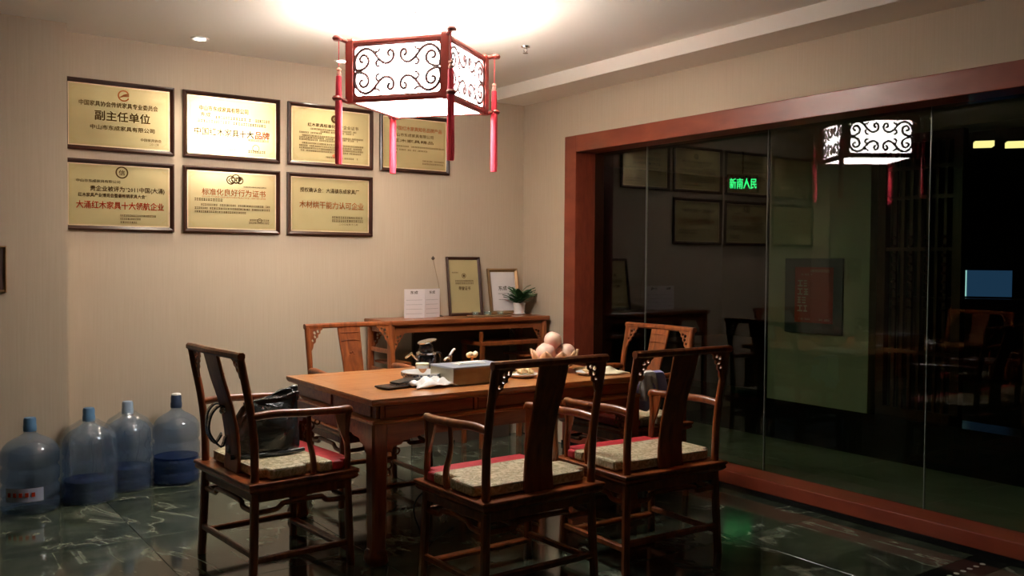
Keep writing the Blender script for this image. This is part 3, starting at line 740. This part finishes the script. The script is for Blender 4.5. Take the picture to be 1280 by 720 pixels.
# lower apron with stepped ends, legs with scroll feet
def apron_out(L):
    P = [(-L, 0), (L, 0), (L, -.125), (L-.035, -.125), (L-.045, -.105), (L-.085, -.098), (L-.10, -.080), (L-.16, -.074), (L-.18, -.066), (-L+.18, -.066), (-L+.16, -.074), (-L+.10, -.080), (-L+.085, -.098), (-L+.045, -.105), (-L+.035, -.125), (-L, -.125)]
    return P
for s in (-1, 1):
    bm = nb(); add(bm, flat(apron_out(hx-.075), (), .022), Matrix.Translation((0, s*(hy-.035), .624)) @ Matrix.Rotation(R(90), 4, 'X')); obj('apron', bm, wood_h, tb, bevel=.002)
    bm = nb(); add(bm, flat(apron_out(hy-.075), (), .022), Matrix.Translation((s*(hx-.035), 0, .624)) @ Matrix.Rotation(R(90), 4, 'Z') @ Matrix.Rotation(R(90), 4, 'X')); obj('apron', bm, wood_h, tb, bevel=.002)
    for s2 in (-1, 1):
        cx, cy = s*(hx-.052), s2*(hy-.052)
        lg = obj('leg', sweep(nb(), [(cx, cy, .626), (cx, cy, .50), (cx, cy, .30), (cx, cy, .12), (cx+s*.002, cy+s2*.002, .07), (cx+s*.006, cy+s2*.006, .035), (cx+s*.004, cy+s2*.004, .012), (cx+s*.003, cy+s2*.003, 0)], rrect(.038, .038, .25), (1, 0, 0), [1, 1, .93, .88, .90, 1.15, 1.18, 1.0]), wood_v, tb, True)
        bm = nb()
        for ax in (0, 1):
            pth = []
            for q in range(16):
                a = q*.42; r_ = .028*(1-q/18)
                u, v = r_*math.cos(a), .048+r_*math.sin(a)
                pth.append((cx-s*u*(1-ax)+ax*s*.040, cy-s2*u*ax+(1-ax)*s2*.040, v))
            tube(bm, pth, .005, 6)
        obj('foot_scroll', bm, wood_v, lg, True)
        # openwork scroll bracket beside the leg
        for ax in (0, 1):
            bm = nb()
            for cx_, cz_, r_ in ((.060, .475, .022), (.058, .432, .016), (.055, .398, .012), (.100, .492, .014)):
                pth = [(cx-s*(cx_+r_*math.cos(R(30*q)))*(1-ax), cy-s2*(cx_+r_*math.cos(R(30*q)))*ax, cz_+r_*math.sin(R(30*q))) for q in range(13)]
                tube(bm, pth, .0045, 6, ref=(1, 1, .1))
            obj('scroll_bracket', bm, wood_v, tb, True)

# ================================================================== CONSOLE
KX0, KX1, KY0, KY1, KZ = -1.385, -.035, -.40, -.03, .943
kc = ((KX0+KX1)/2, (KY0+KY1)/2); kx, ky = (KX1-KX0)/2, (KY1-KY0)/2
cs = thing('console_table', 'narrow dark red console table in the corner under the framed certificates', 'table', (*kc, 0))
obj('console_top', rect_loft(nb(), kx, ky, [(KZ-.035, .012), (KZ-.028, .003), (KZ-.008, 0), (KZ, .004)]), wood_h, cs)
bm = nb()
for s in (-1, 1): bb(bm, -kx+.03, kx-.03, s*(ky-.03), s*(ky-.045), KZ-.085, KZ-.034)
for s in (-1, 1): bb(bm, s*(kx-.03), s*(kx-.045), -ky+.03, ky-.03, KZ-.085, KZ-.034)
obj('console_apron', bm, wood_h, cs)
for s in (-1, 1):
    for s2 in (-1, 1):
        obj('leg', sweep(nb(), [(s*(kx-.035), s2*(ky-.035), 0), (s*(kx-.035), s2*(ky-.035), KZ-.034)], rrect(.021, .021, .4)), wood_v, cs, True)
    for z in (.735, .60): obj('side_rail', bb(nb(), s*(kx-.028), s*(kx-.042), -ky+.05, ky-.05, z-.014, z+.014), wood_h, cs)
    obj('side_shelf', bb(nb(), s*(kx-.06), s*(kx-.20), -ky+.05, ky-.05, .64, .655), wood_h, cs)
    for s2 in (-1, 1):
        out, hs = spandrel()
        bm = nb(); add(bm, flat(out, hs, .012), Matrix.Translation((s*(kx-.054), s2*(ky-.038), KZ-.085)) @ Matrix(((-s, 0, 0, 0), (0, 0, 1, 0), (0, 1, 0, 0), (0, 0, 0, 1)))); obj('corner_spandrel', bm, wood_v, cs)
# low stool and dark board under the console
stl = thing('side_stool', 'dark wooden stool tucked under the console beside the corner', 'stool', (-.36, -.235, 0))
obj('stool_top', rect_loft(nb(), .27, .14, [(.735, .008), (.742, 0), (.762, 0), (.768, .004)]), wood_c, stl)
for s in (-1, 1):
    for s2 in (-1, 1): obj('leg', bb(nb(), s*.25-.014, s*.25+.014, s2*.12-.014, s2*.12+.014, 0, .737), wood_c, stl)
    obj('side_rail', bb(nb(), s*.25-.01, s*.25+.01, -.106, .106, .30, .33), wood_c, stl)
obj('back_post', bb(nb(), -.272, -.252, -.13, -.11, .768, .84), wood_c, stl)
db = obj('storage_board', bb(nb(), -.42, .42, -.012, .012, 0, .84), darkboard); db.location = (-.60, -.065, 0); tag(db, 'dark brown board standing behind the console against the wall', 'board')

# ---- on the console
def standing_frame(name, label, x, y, wd, ht, lean, rz, fm, pm, prints, fw_=.020):
    t = thing(name, label, 'certificate', (x, y, KZ+.001), 0)
    t.rotation_euler = (R(-lean), 0, R(rz))
    obj('frame', frame_mesh(wd, ht, fw_, .018), fm, t); obj('sheet', bb(nb(), -wd/2+fw_*.8, wd/2-fw_*.8, -.007, -.001, fw_*.8, ht-fw_*.8), pm, t)
    obj('backing', bb(nb(), -wd/2+.004, wd/2-.004, -.001, .004, .004, ht-.004), darkboard, t)
    for m, nm, fn in prints:
        bm = nb(); fn(bm); obj(nm, bm, m, t)
    return t
def q1(bm):
    dashes(bm, -.10, -.05, .315, .008, -.0076, 90, 1); ring2(bm, 0, .295, .014, .018, -.0076); ring2(bm, 0, .295, 0, .009, -.0076)
    dashes(bm, -.075, .075, .25, .012, -.0076, 91, 1); dashes(bm, -.075, .075, .232, .012, -.0076, 92, 1)
    T(bm, '荣誉证书', -.05, .05, .19, .030, -.0076)
standing_frame('framed_certificate', 'larger gold certificate in a brown frame leaning on the console', -.59, -.10, .285, .435, 8, -2, wood_pf, gold, [(ink, 'lettering', q1)])
def q2(bm):
    T(bm, '东成', -.045, .03, .185, .036, -.0076); dashes(bm, -.05, .04, .155, .004, -.0076, 93, 1); dashes(bm, -.05, .04, .11, .004, -.0076, 94, 1)
standing_frame('framed_certificate', 'smaller white certificate in a bronze frame behind the potted plant', -.235, -.10, .27, .35, 10, -2, brass, paper, [(ink, 'lettering', q2)], .026)
bk = thing('display_booklet', 'white two leaf printed booklet standing at the left of the console', 'booklet', (-1.00, -.20, KZ+.001), R(6))
for s, ang in ((-1, -10), (1, 10)):
    bm = nb(); box(bm, (s*.078, 0, .102), (.154, .004, .203), mtx=Matrix.Rotation(R(ang), 4, 'Z')); lf = obj('leaf', bm, paper, bk)
    bm = nb(); T(bm, '东成', s*.078-.032, s*.078+.026, .170, .024, -.003)
    for k in range(4): bb(bm, s*.078-.065, s*.078+.060, -.0028, -.0024, .03+.032*k, .0312+.032*k)
    bmesh.ops.transform(bm, matrix=Matrix.Rotation(R(ang), 4, 'Z'), verts=bm.verts); obj('lettering', bm, ink, lf)
an = thing('bud_stem', 'thin dry stem with a dark bud rising behind the white booklet', 'stem', (-.83, -.12, KZ))
bm = nb(); tube(bm, [(.01, 0, .0), (.0, 0, .19), (-.035, 0, .34), (-.055, 0, .415)], .0022, 6, smooth=3); obj('stem', bm, mat('dry_stem', (.35, .25, .15), .6), an)
obj('bud', lathe(nb(), [(0, -.014), (.010, -.008), (.013, 0), (.006, .010), (0, .016)], 10, (-.055, 0, .422)), darkboard, an, True)
obj('foot', lathe(nb(), [(.02, 0), (.02, .004), (.004, .012)], 14, (.01, 0, 0)), darkboard, an, True)
pl = thing('potted_plant', 'small leafy green plant in a white pot at the right end of the console', 'plant', (-.155, -.17, KZ+.001))
obj('pot', lathe(nb(), [(.036, 0), (.040, .010), (.046, .08), (.048, .088), (.044, .088), (.040, .078), (.0, .076)], 28), white_c, pl, True)
obj('saucer', lathe(nb(), [(.044, 0), (.050, .005), (.050, .009), (.038, .007)], 24), white_c, pl, True)
rg = random.Random(4)
for k in range(48):
    a = rg.uniform(0, 6.283); el = rg.uniform(.15, 1.35); L = rg.uniform(.08, .15); z0 = .08 + rg.uniform(0, .05)
    dx, dy = math.cos(a), math.sin(a); bm = nb(); rows = []
    for q in range(5):
        f = q/4; rr = L*f*math.cos(el*(1-.35*f)); zz = z0+L*f*math.sin(el)*(1-.25*f*f)
        ww = .021*math.sin(math.pi*min(f*.85+.12, 1))+.0008
        rows.append([bm.verts.new((dx*rr-dy*s*ww, dy*rr+dx*s*ww, zz+(.004 if s == 0 else .0)-abs(s)*.0)) for s in (-1, 0, 1)])
    for q in range(4):
        for j in range(2): bm.faces.new((rows[q][j], rows[q][j+1], rows[q+1][j+1], rows[q+1][j]))
    o = obj('leaf', bm, leaf_m, pl, True); so = o.modifiers.new('thick', 'SOLIDIFY'); so.thickness = .0012
for k, (x, y, r_, nm) in enumerate(((-.585, -.22, .024, 'small clear glass cup under the larger gold certificate'), (-.49, -.24, .030, 'wide clear glass dish between the two standing certificates'), (-.37, -.23, .026, 'clear glass cup in front of the white certificate'))):
    t = thing('glass_cup', nm, 'cup', (x, y, KZ+.0005), 0, 'glass cups on the console')
    obj('bowl', lathe(nb(), [(.010, .004), (r_*.8, .008), (r_, .030), (r_*1.05, .034), (r_*.96, .030), (r_*.7, .012), (0, .010)], 20), glass_c, t, True); obj('foot', lathe(nb(), [(.014, 0), (.014, .003), (.006, .006)], 16), glass_c, t, True)
tr = thing('long_tray', 'thin brown tray under the glass cups on the console', 'tray', (-.5, -.275, KZ)); obj('tray_base', rect_loft(nb(), .17, .045, [(0, .006), (.003, 0), (.010, 0), (.010, .006), (.004, .008)]), mat('brown_tray', (.28, .17, .08), .4), tr)

# ================================================================== WATER BOTTLES
def bottle(x, y, h, r_, label, water, wrap, capm, rz=0, lab=False):
    t = thing('water_bottle', label, 'bottle', (x, y, 0), rz, 'large water bottles by the plaque wall')
    s = h/.52
    P = [(r_*.80, .0), (r_*.95, .008), (r_, .026), (r_, .062), (r_*.955, .072), (r_*.955, .082), (r_, .092), (r_, .135), (r_*.94, .148), (r_*.94, .160), (r_, .173), (r_, .232), (r_*.94, .245), (r_*.94, .257), (r_, .270), (r_, .322), (r_*.975, .340), (r_*.90, .362), (r_*.76, .384), (r_*.55, .402), (r_*.36, .415), (.031, .430), (.028, .47), (.024, .48)]
    obj('body', lathe(nb(), [(a, z*s) for a, z in P], 40), bottle_m, t, True)
    obj('cap', lathe(nb(), [(.031, .440*s), (.033, .445*s), (.033, .470*s), (.031, .475*s), (.031, .505*s), (.027, .515*s), (0, .515*s)], 24), capm, t, True)
    if water: obj('water', lathe(nb(), [(r_*.75, .008), (r_*.95, .015), (r_*.95, water), (0, water)], 32), water_m, t)
    if wrap:
        rg = random.Random(int(x*100))
        ph = [rg.uniform(0, 6) for _ in range(6)]
        def fn(a, z): return 1+.030*math.sin(5*a+ph[0]+z*9)+.022*math.sin(11*a+ph[1]-z*17)+.015*math.sin(19*a+ph[2]+z*30)
        obj('plastic_wrap', lathe(nb(), [(r_*1.04, .006), (r_*1.06, .10), (r_*1.07, .2), (r_*1.05, .3), (r_*1.02, .36), (r_*.80, .41), (r_*.42, .44), (.045, .45)], 80, fn=fn), wrap_m, t, True)
        bm = nb()
        for q in range(7):
            a = rg.uniform(3.2, 6.0); p = [((r_*1.09)*math.cos(a+.09*j*rg.uniform(-1, 1)), (r_*1.09)*math.sin(a+.09*j), .36-.05*j) for j in range(5)]
            tube(bm, p, .0022, 5, smooth=3)
        obj('wrap_fold', bm, wrap_m, t, True)
    if lab:
        bm = nb(); vs_ = []
        for z in (.075, .145):
            vs_.append([bm.verts.new(((r_*1.006)*math.cos(a), (r_*1.006)*math.sin(a), z)) for a in [R(-150+6*j) for j in range(14)]])
        for j in range(13): bm.faces.new((vs_[0][j], vs_[0][j+1], vs_[1][j+1], vs_[1][j]))
        o = obj('label_band', bm, mat('faded_bottle_label', (.38, .42, .55), .5), t)
        bm = nb(); rgx = random.Random(3)
        for j in range(5):
            a = R(-140+12*j); box(bm, ((r_*1.012)*math.cos(a), (r_*1.012)*math.sin(a), .112), (.004, .016, .022), rz=a)
        obj('label_print', bm, red_ink, o)
    return t
cap_b = mat('blue_cap', (.10, .22, .38), .45); cap_d = mat('dark_blue_cap', (.03, .05, .10), .4); cap_w = mat('pale_blue_cap', (.30, .40, .52), .45)
bottle(-3.507, -.362, .50, .142, 'clear water bottle with a faded label, leftmost by the pier', 0, False, cap_b, lab=True)
bottle(-3.208, -.315, .52, .136, 'water bottle in crinkled plastic film, second from the left', .12, True, cap_b)
bottle(-2.968, -.150, .515, .130, 'film wrapped water bottle half hidden, third from the left', .13, True, cap_w)
bottle(-2.690, -.150, .53, .136, 'unwrapped water bottle with dark blue base and white topped cap, nearest the table', .16, False, cap_d)
o = [q for q in bpy.data.objects if q.name.startswith('water_bottle')][-1]
wt = obj('cap_disc', lathe(nb(), [(.028, .525), (.028, .532), (.02, .536), (0, .536)], 20), white_p, o, True)

# ================================================================== HANDBAG on the left chair
hb = thing('handbag', 'slouchy glossy black leather handbag lying on the left armchair', 'bag', (-2.77, -1.845, .480), R(-2))
bm = nb(); NU, NV = 44, 14; rows = []
rg = random.Random(9)
for j in range(NV+1):
    v = j/NV; row = []
    hgt = .26*v
    lx = .165*(1-.22*v**1.3)*(1.0 if j else .93); ly = .078*(1-.88*v**2.2)*(1.0 if j else .86)
    for i in range(NU):
        a = 2*math.pi*i/NU; ca, sa = math.cos(a), math.sin(a)
        x = lx*abs(ca)**.6*(1 if ca > 0 else -1); y = ly*abs(sa)**.7*(1 if sa > 0 else -1)
        wr = 1+.22*v*math.sin(a*5+v*5)+.14*(.3+v)*math.sin(a*9-v*11)
        row.append(bm.verts.new((x+.035*v*v, y*wr+.012*math.sin(v*7+x*20)*v, hgt*(1+.20*v*x/.165)+.014*math.sin(i*.9)*v)))
    rows.append(row)
for j in range(NV):
    for i in range(NU): bm.faces.new((rows[j][i], rows[j][(i+1) % NU], rows[j+1][(i+1) % NU], rows[j+1][i]))
bm.faces.new(rows[0][::-1]); bm.faces.new(rows[-1])
obj('bag_body', bm, leather, hb, True, sub=1)
bm = nb(); sweep(bm, catmull([(-.165, -.07, .012), (-.05, -.086, .010), (.08, -.086, .012), (.165, -.07, .014)], 4), circ(.010, 8), (0, 0, 1)); obj('base_piping', bm, leather, hb, True)
for s in (-1, 1):
    bm = nb(); sweep(bm, catmull([(-.13, s*.02, .17), (-.19, s*.035, .235), (-.235, s*.03, .20), (-.24, s*.015, .12), (-.20, s*.05, .06), (-.175, s*.03, .10)], 5), rrect(.013, .004, .4), (0, 1, 0)); obj('handle', bm, leather, hb, True)
bm = nb(); sweep(bm, catmull([(-.09, -.01, .225), (.0, -.03, .238), (.07, -.035, .242), (.15, -.02, .262), (.155, 0, .235)], 4), rrect(.012, .006, .4), (0, 0, 1)); obj('top_fold', bm, leather, hb, True)
bm = nb(); lathe(bm, [(.012, -.003), (.016, 0), (.012, .003), (.009, 0), (.012, -.003)], 14, (0, 0, 0)); bmesh.ops.transform(bm, matrix=Matrix.Translation((-.19, -.045, .215)) @ Matrix.Rotation(R(80), 4, 'X'), verts=bm.verts); obj('ring', bm, chrome, hb, True)
# ================================================================== ON THE TEA TABLE
tz = .7405
tf_ = thing('slim_device', 'thin black flat device near the front left of the tabletop', 'device', (-2.135, -1.935, tz), R(12))
obj('casing', rect_loft(nb(), .105, .052, [(0, .010), (.006, .001), (.011, 0), (.014, .004)]), black_p, tf_)
obj('wing', box(nb(), (.045, .01, .022), (.12, .07, .008), mtx=Matrix.Rotation(R(-7), 4, 'Y')), black_p, tf_)
bw = thing('patterned_bowl', 'white low dish with blue grey patterned rim left of the metal box', 'bowl', (-1.93, -1.82, tz))
obj('dish', lathe(nb(), [(.075, 0), (.095, .006), (.112, .045), (.116, .052), (.110, .052), (.090, .012), (0, .010)], 40), white_c, bw, True)
bm = nb()
for k in range(40):
    a = 2*math.pi*k/40; box(bm, (.1125*math.cos(a), .1125*math.sin(a), .040+.004*math.sin(k*2.3)), (.004, .011, .009), rz=a)
    box(bm, (.104*math.cos(a+.08), .104*math.sin(a+.08), .0265), (.003, .008, .005), rz=a)
obj('rim_pattern', bm, pat_m, bw)
wc = thing('white_napkin', 'crumpled bright white plastic wrapper in front of the patterned dish', 'wrapper', (-1.985, -1.99, tz))
wc.scale = (1.25, 1.25, 1.15)
bm = nb(); G = 14; rows = []
for i in range(G+1):
    row = []
    for j in range(G+1):
        u, v = i/G*2-1, j/G*2-1; e = max(0, 1-(abs(u)**3+abs(v)**3)*.6)
        row.append(bm.verts.new((.085*u*(1+.1*math.sin(v*5)), .060*v*(1+.12*math.cos(u*4)), .003+e*(.026+.010*math.sin(u*7+v*4)+.007*math.cos(v*11-u*3)))))
    rows.append(row)
for i in range(G):
    for j in range(G): bm.faces.new((rows[i][j], rows[i+1][j], rows[i+1][j+1], rows[i][j+1]))
obj('wrapper_sheet', bm, white_p, wc, True).modifiers.new('t', 'SOLIDIFY').thickness = .001
bx = thing('metal_tea_box', 'brushed metal box with slate grey lid in the middle of the table', 'box', (-1.735, -1.94, tz), R(1.5))
obj('box_body', rect_loft(nb(), .165, .105, [(0, .002), (.004, 0), (.078, 0), (.080, .001)]), stone, bx)
obj('lid', rect_loft(nb(), .166, .106, [(.080, .001), (.083, 0), (.088, 0), (.090, .002)]), stone_top, bx)
dsh = thing('folded_napkin', 'folded white paper napkin lying on the grey lid of the metal box', 'napkin', (-1.735, -1.935, tz+.0905), R(1.5))
bm = nb(); rect_loft(bm, .085, .040, [(0, 0), (.004, .001)]); box(bm, (.01, .004, .0065), (.14, .06, .004), rz=.08); obj('fold', bm, white_p, dsh)
kt = thing('steel_kettle', 'dark steel kettle with its silver lid raised, behind the patterned dish', 'kettle', (-1.79, -1.60, tz))
obj('pot_body', lathe(nb(), [(.058, 0), (.062, .004), (.062, .012), (.058, .03), (.054, .085), (.050, .112), (.047, .120), (.046, .118), (.0, .116)], 36), dark_steel, kt, True)
bm = nb(); tube(bm, [(-.050, 0, .085), (-.075, 0, .105), (-.088, 0, .120), (-.100, .0, .112), (-.125, 0, .098)], .006, 8, smooth=4); obj('spout', bm, chrome, kt, True)
bm = nb(); sweep(bm, catmull([(.046, 0, .112), (.080, 0, .115), (.092, 0, .085), (.082, 0, .045), (.055, 0, .030)], 4), rrect(.010, .005, .4), (0, 1, 0)); obj('handle', bm, black_p, kt, True)
obj('collar', lathe(nb(), [(.050, .110), (.053, .113), (.053, .120), (.046, .124), (.040, .124)], 32), chrome, kt, True)
bm = nb(); l2 = nb(); lathe(l2, [(0, 0), (.040, .0), (.052, .004), (.052, .009), (.03, .013), (0, .014)], 30); add(bm, l2, Matrix.Translation((.012, .01, .172)) @ Matrix.Rotation(R(-13), 4, 'Y')); obj('lid', bm, chrome, kt, True)
bm = nb(); lathe(bm, [(.034, .118), (.040, .135), (.036, .160), (.02, .170)], 24); obj('neck', bm, black_p, kt, True)
tn = thing('tea_canister', 'small white canister with an orange band beside the metal box', 'canister', (-1.87, -1.70, tz))
obj('can', lathe(nb(), [(.033, 0), (.034, .003), (.034, .066), (.033, .068), (0, .068)], 28), white_p, tn, True)
obj('orange_band', lathe(nb(), [(.0345, .012), (.0348, .013), (.0348, .052), (.0345, .053)], 28), tan_p, tn, True); obj('lid', lathe(nb(), [(.035, .068), (.036, .071), (.034, .078), (.01, .080), (0, .080)], 24), cream_c, tn, True)
tp = thing('tea_tap', 'small dark tap with a white lever behind the metal box', 'tap', (-1.68, -1.66, tz))
obj('tap_body', lathe(nb(), [(.022, 0), (.022, .006), (.012, .012), (.011, .095), (.014, .105), (0, .108)], 18), dark_steel, tp, True)
bm = nb(); sweep(bm, [(0, 0, .105), (.018, 0, .128), (.03, 0, .138)], rrect(.008, .004, .4), (0, 1, 0)); obj('lever', bm, white_p, tp, True)
bm = nb(); tube(bm, [(0, 0, .085), (-.03, -.02, .095), (-.055, -.035, .085)], .006, 8, smooth=3); obj('nozzle', bm, white_p, tp, True)
pd = thing('mushroom_ornament', 'pale carved cluster ornament on a short stem behind the metal box', 'ornament', (-1.50, -1.60, tz))
obj('stem', lathe(nb(), [(.018, 0), (.018, .004), (.008, .02), (.007, .075), (.012, .085), (0, .087)], 14), apricot_m, pd, True)
for k in range(5):
    a = k*1.26; bm = nb(); bmesh.ops.create_icosphere(bm, subdivisions=2, radius=.0155, matrix=Matrix.Translation((.021*math.cos(a), .014*math.sin(a), .093+.004*math.cos(k*2)))); obj('cap', bm, cream_c, pd, True)
# peach bowl
pb = thing('lotus_bowl', 'apricot coloured bowl with pointed petal tips holding large peaches', 'bowl', (-1.085, -1.80, tz))
pb.scale = (1.28, 1.28, .92)
obj('bowl_foot', lathe(nb(), [(.055, 0), (.060, .006), (.048, .016), (.07, .03), (.095, .045), (.088, .048), (.0, .03)], 30), apricot_m, pb, True)
for k in range(9):
    a = 2*math.pi*k/9+.2; bm = nb(); rows = []
    for q in range(6):
        f = q/5; rr = .085+.042*f-.006*f*f*3; zz = .035+.095*f; ww = .036*math.sin(math.pi*(.22+.78*f))**.8+.0008
        rows.append([bm.verts.new((rr*math.cos(a)-s*ww*math.sin(a)-abs(s)*.010*math.cos(a), rr*math.sin(a)+s*ww*math.cos(a)-abs(s)*.010*math.sin(a), zz)) for s in (-1, -.5, 0, .5, 1)])
    for q in range(5):
        for j in range(4): bm.faces.new((rows[q][j], rows[q][j+1], rows[q+1][j+1], rows[q+1][j]))
    o = obj('petal', bm, apricot_m, pb, True); o.modifiers.new('t', 'SOLIDIFY').thickness = .003
def peach(x, y, z, r_, label, rz):
    bm = nb(); bmesh.ops.create_uvsphere(bm, u_segments=24, v_segments=16, radius=r_)
    for v in bm.verts:
        a = math.atan2(v.co.y, v.co.x); k = 1-.09*max(0, math.cos(a))**8*(1-abs(v.co.z/r_)*.3)
        v.co.x *= k; v.co.y *= k; zz = v.co.z/r_
        if zz < -.8: v.co.z += (zz+.8)*-.35*r_
        if zz > .85: v.co.z += (.85-zz)*.5*r_
    o = obj('peach_skin', bm, peach_m, None, True); o.name = 'peach'; o.location = (x, y, z); o.rotation_euler = (R(15), R(-12), R(rz))
    tag(o, label, 'fruit', 'peaches in the lotus bowl'); return o
bx_, by_ = -1.085, -1.80
peach(bx_-.069, by_-.012, tz+.098, .058, 'pale pink peach at the left in the petal bowl', 40)
peach(bx_+.066, by_-.020, tz+.096, .056, 'pale pink peach at the right in the petal bowl', 200)
peach(bx_+.000, by_+.072, tz+.098, .054, 'peach at the back of the petal bowl', 120)
peach(bx_-.001, by_+.012, tz+.168, .050, 'top peach of the pile in the petal bowl', 80)
# snack dishes
def snack(x, y, label, n, r_, seed):
    t = thing('snack_dish', label, 'dish', (x, y, tz)); obj('plate', lathe(nb(), [(r_*.6, 0), (r_*.7, .004), (r_, .018), (r_*.97, .019), (r_*.6, .008), (0, .007)], 32), white_c, t, True)
    rg = random.Random(seed)
    for k in range(n):
        a = rg.uniform(0, 6.28); q = r_*.62*math.sqrt(rg.random()); bm = nb()
        bmesh.ops.create_icosphere(bm, subdivisions=2, radius=.017)
        for v in bm.verts: v.co *= 1+.18*math.sin(v.co.x*260+k)*math.cos(v.co.y*210)
        s = obj('dried_snack', bm, nut_m, None, True); s.location = (x+q*math.cos(a), y+q*math.sin(a), tz+.022+rg.uniform(0, .014)); s.scale = (1.4, .9, .75); s.rotation_euler = (0, rg.uniform(-.4, .4), rg.uniform(0, 3))
        tag(s, 'knobbly tan dried snack in %s' % ('the dish left of the peaches' if seed == 1 else 'the dish right of the peaches'), 'snack', 'snacks in %s' % ('left dish' if seed == 1 else 'right dish'))
snack(-1.40, -1.93, 'white dish of knobbly tan snacks left of the peach bowl', 9, .090, 1)
snack(-1.05, -2.05, 'white dish of tan snacks right of the peach bowl', 6, .070, 2)
# cream cloth along the right end of the table and cloth over the chair arm
def drape(name, label, cat, m, W, D, fn, loc, rz=0):
    bm = nb(); G, H = 26, 14; rows = []
    for i in range(G+1):
        rows.append([bm.verts.new(fn(i/G, j/H)) for j in range(H+1)])
    for i in range(G):
        for j in range(H): bm.faces.new((rows[i][j], rows[i+1][j], rows[i+1][j+1], rows[i][j+1]))
    o = obj(name, bm, m, None, True); o.location = loc; o.rotation_euler.z = rz; s = o.modifiers.new('t', 'SOLIDIFY'); s.thickness = .004; s.offset = 1
    return tag(o, label, cat)
drape('table_cloth', 'crumpled cream cloth lying along the right end of the tabletop', 'cloth', cream_c, .3, .2,
      lambda u, v: (.30*(u-.5)+.01*math.sin(v*9), .16*(v-.5)+.012*math.sin(u*11), .003+.020*math.sin(math.pi*u)**.5*math.sin(math.pi*v)**.5*(1+.45*math.sin(u*15+v*6))), (-.90, -1.98, tz), R(90))
def armcloth(u, v):
    # hangs over the armrest running along x: v goes over the bar
    a = (v-.5)*2; x = .17*(u-.5)*(1+.5*abs(a)); L = .155
    if abs(a) < .25: t = a/.25*math.pi/2; y, z = .024*math.sin(t), .020*math.cos(t)
    else:
        s = 1 if a > 0 else -1; y = s*(.024+.014*math.sin(u*16+a*3)*(abs(a)-.25)); z = -(abs(a)-.25)/.75*L*(1+.25*math.sin(u*5))
    return (x, y, z)
drape('draped_cloth', 'lilac and white cloth hanging over the arm of the right end chair', 'cloth', lilac, .2, .2, armcloth, (-.64, -2.088-.004, .716))
drape('draped_towel', 'white towel slung over the back arm joint of the right end chair', 'towel', white_p, .1, .2, lambda u, v: (lambda p: (p[0]*.55, p[1]*1.35, p[2]*.75+.004))(armcloth(u, v)), (-.675, -2.088-.004, .722))
# cable hanging below the table
cb = nb(); tube(cb, [(-1.95, -2.15, .50), (-2.02, -2.16, .36), (-2.16, -2.15, .24), (-2.13, -2.12, .12), (-2.02, -2.05, .006), (-1.8, -1.9, .006)], .004, 6, smooth=6)
tag(obj('power_cable', cb, cable_m, None, True), 'black cable hanging under the front of the tea table', 'cable')
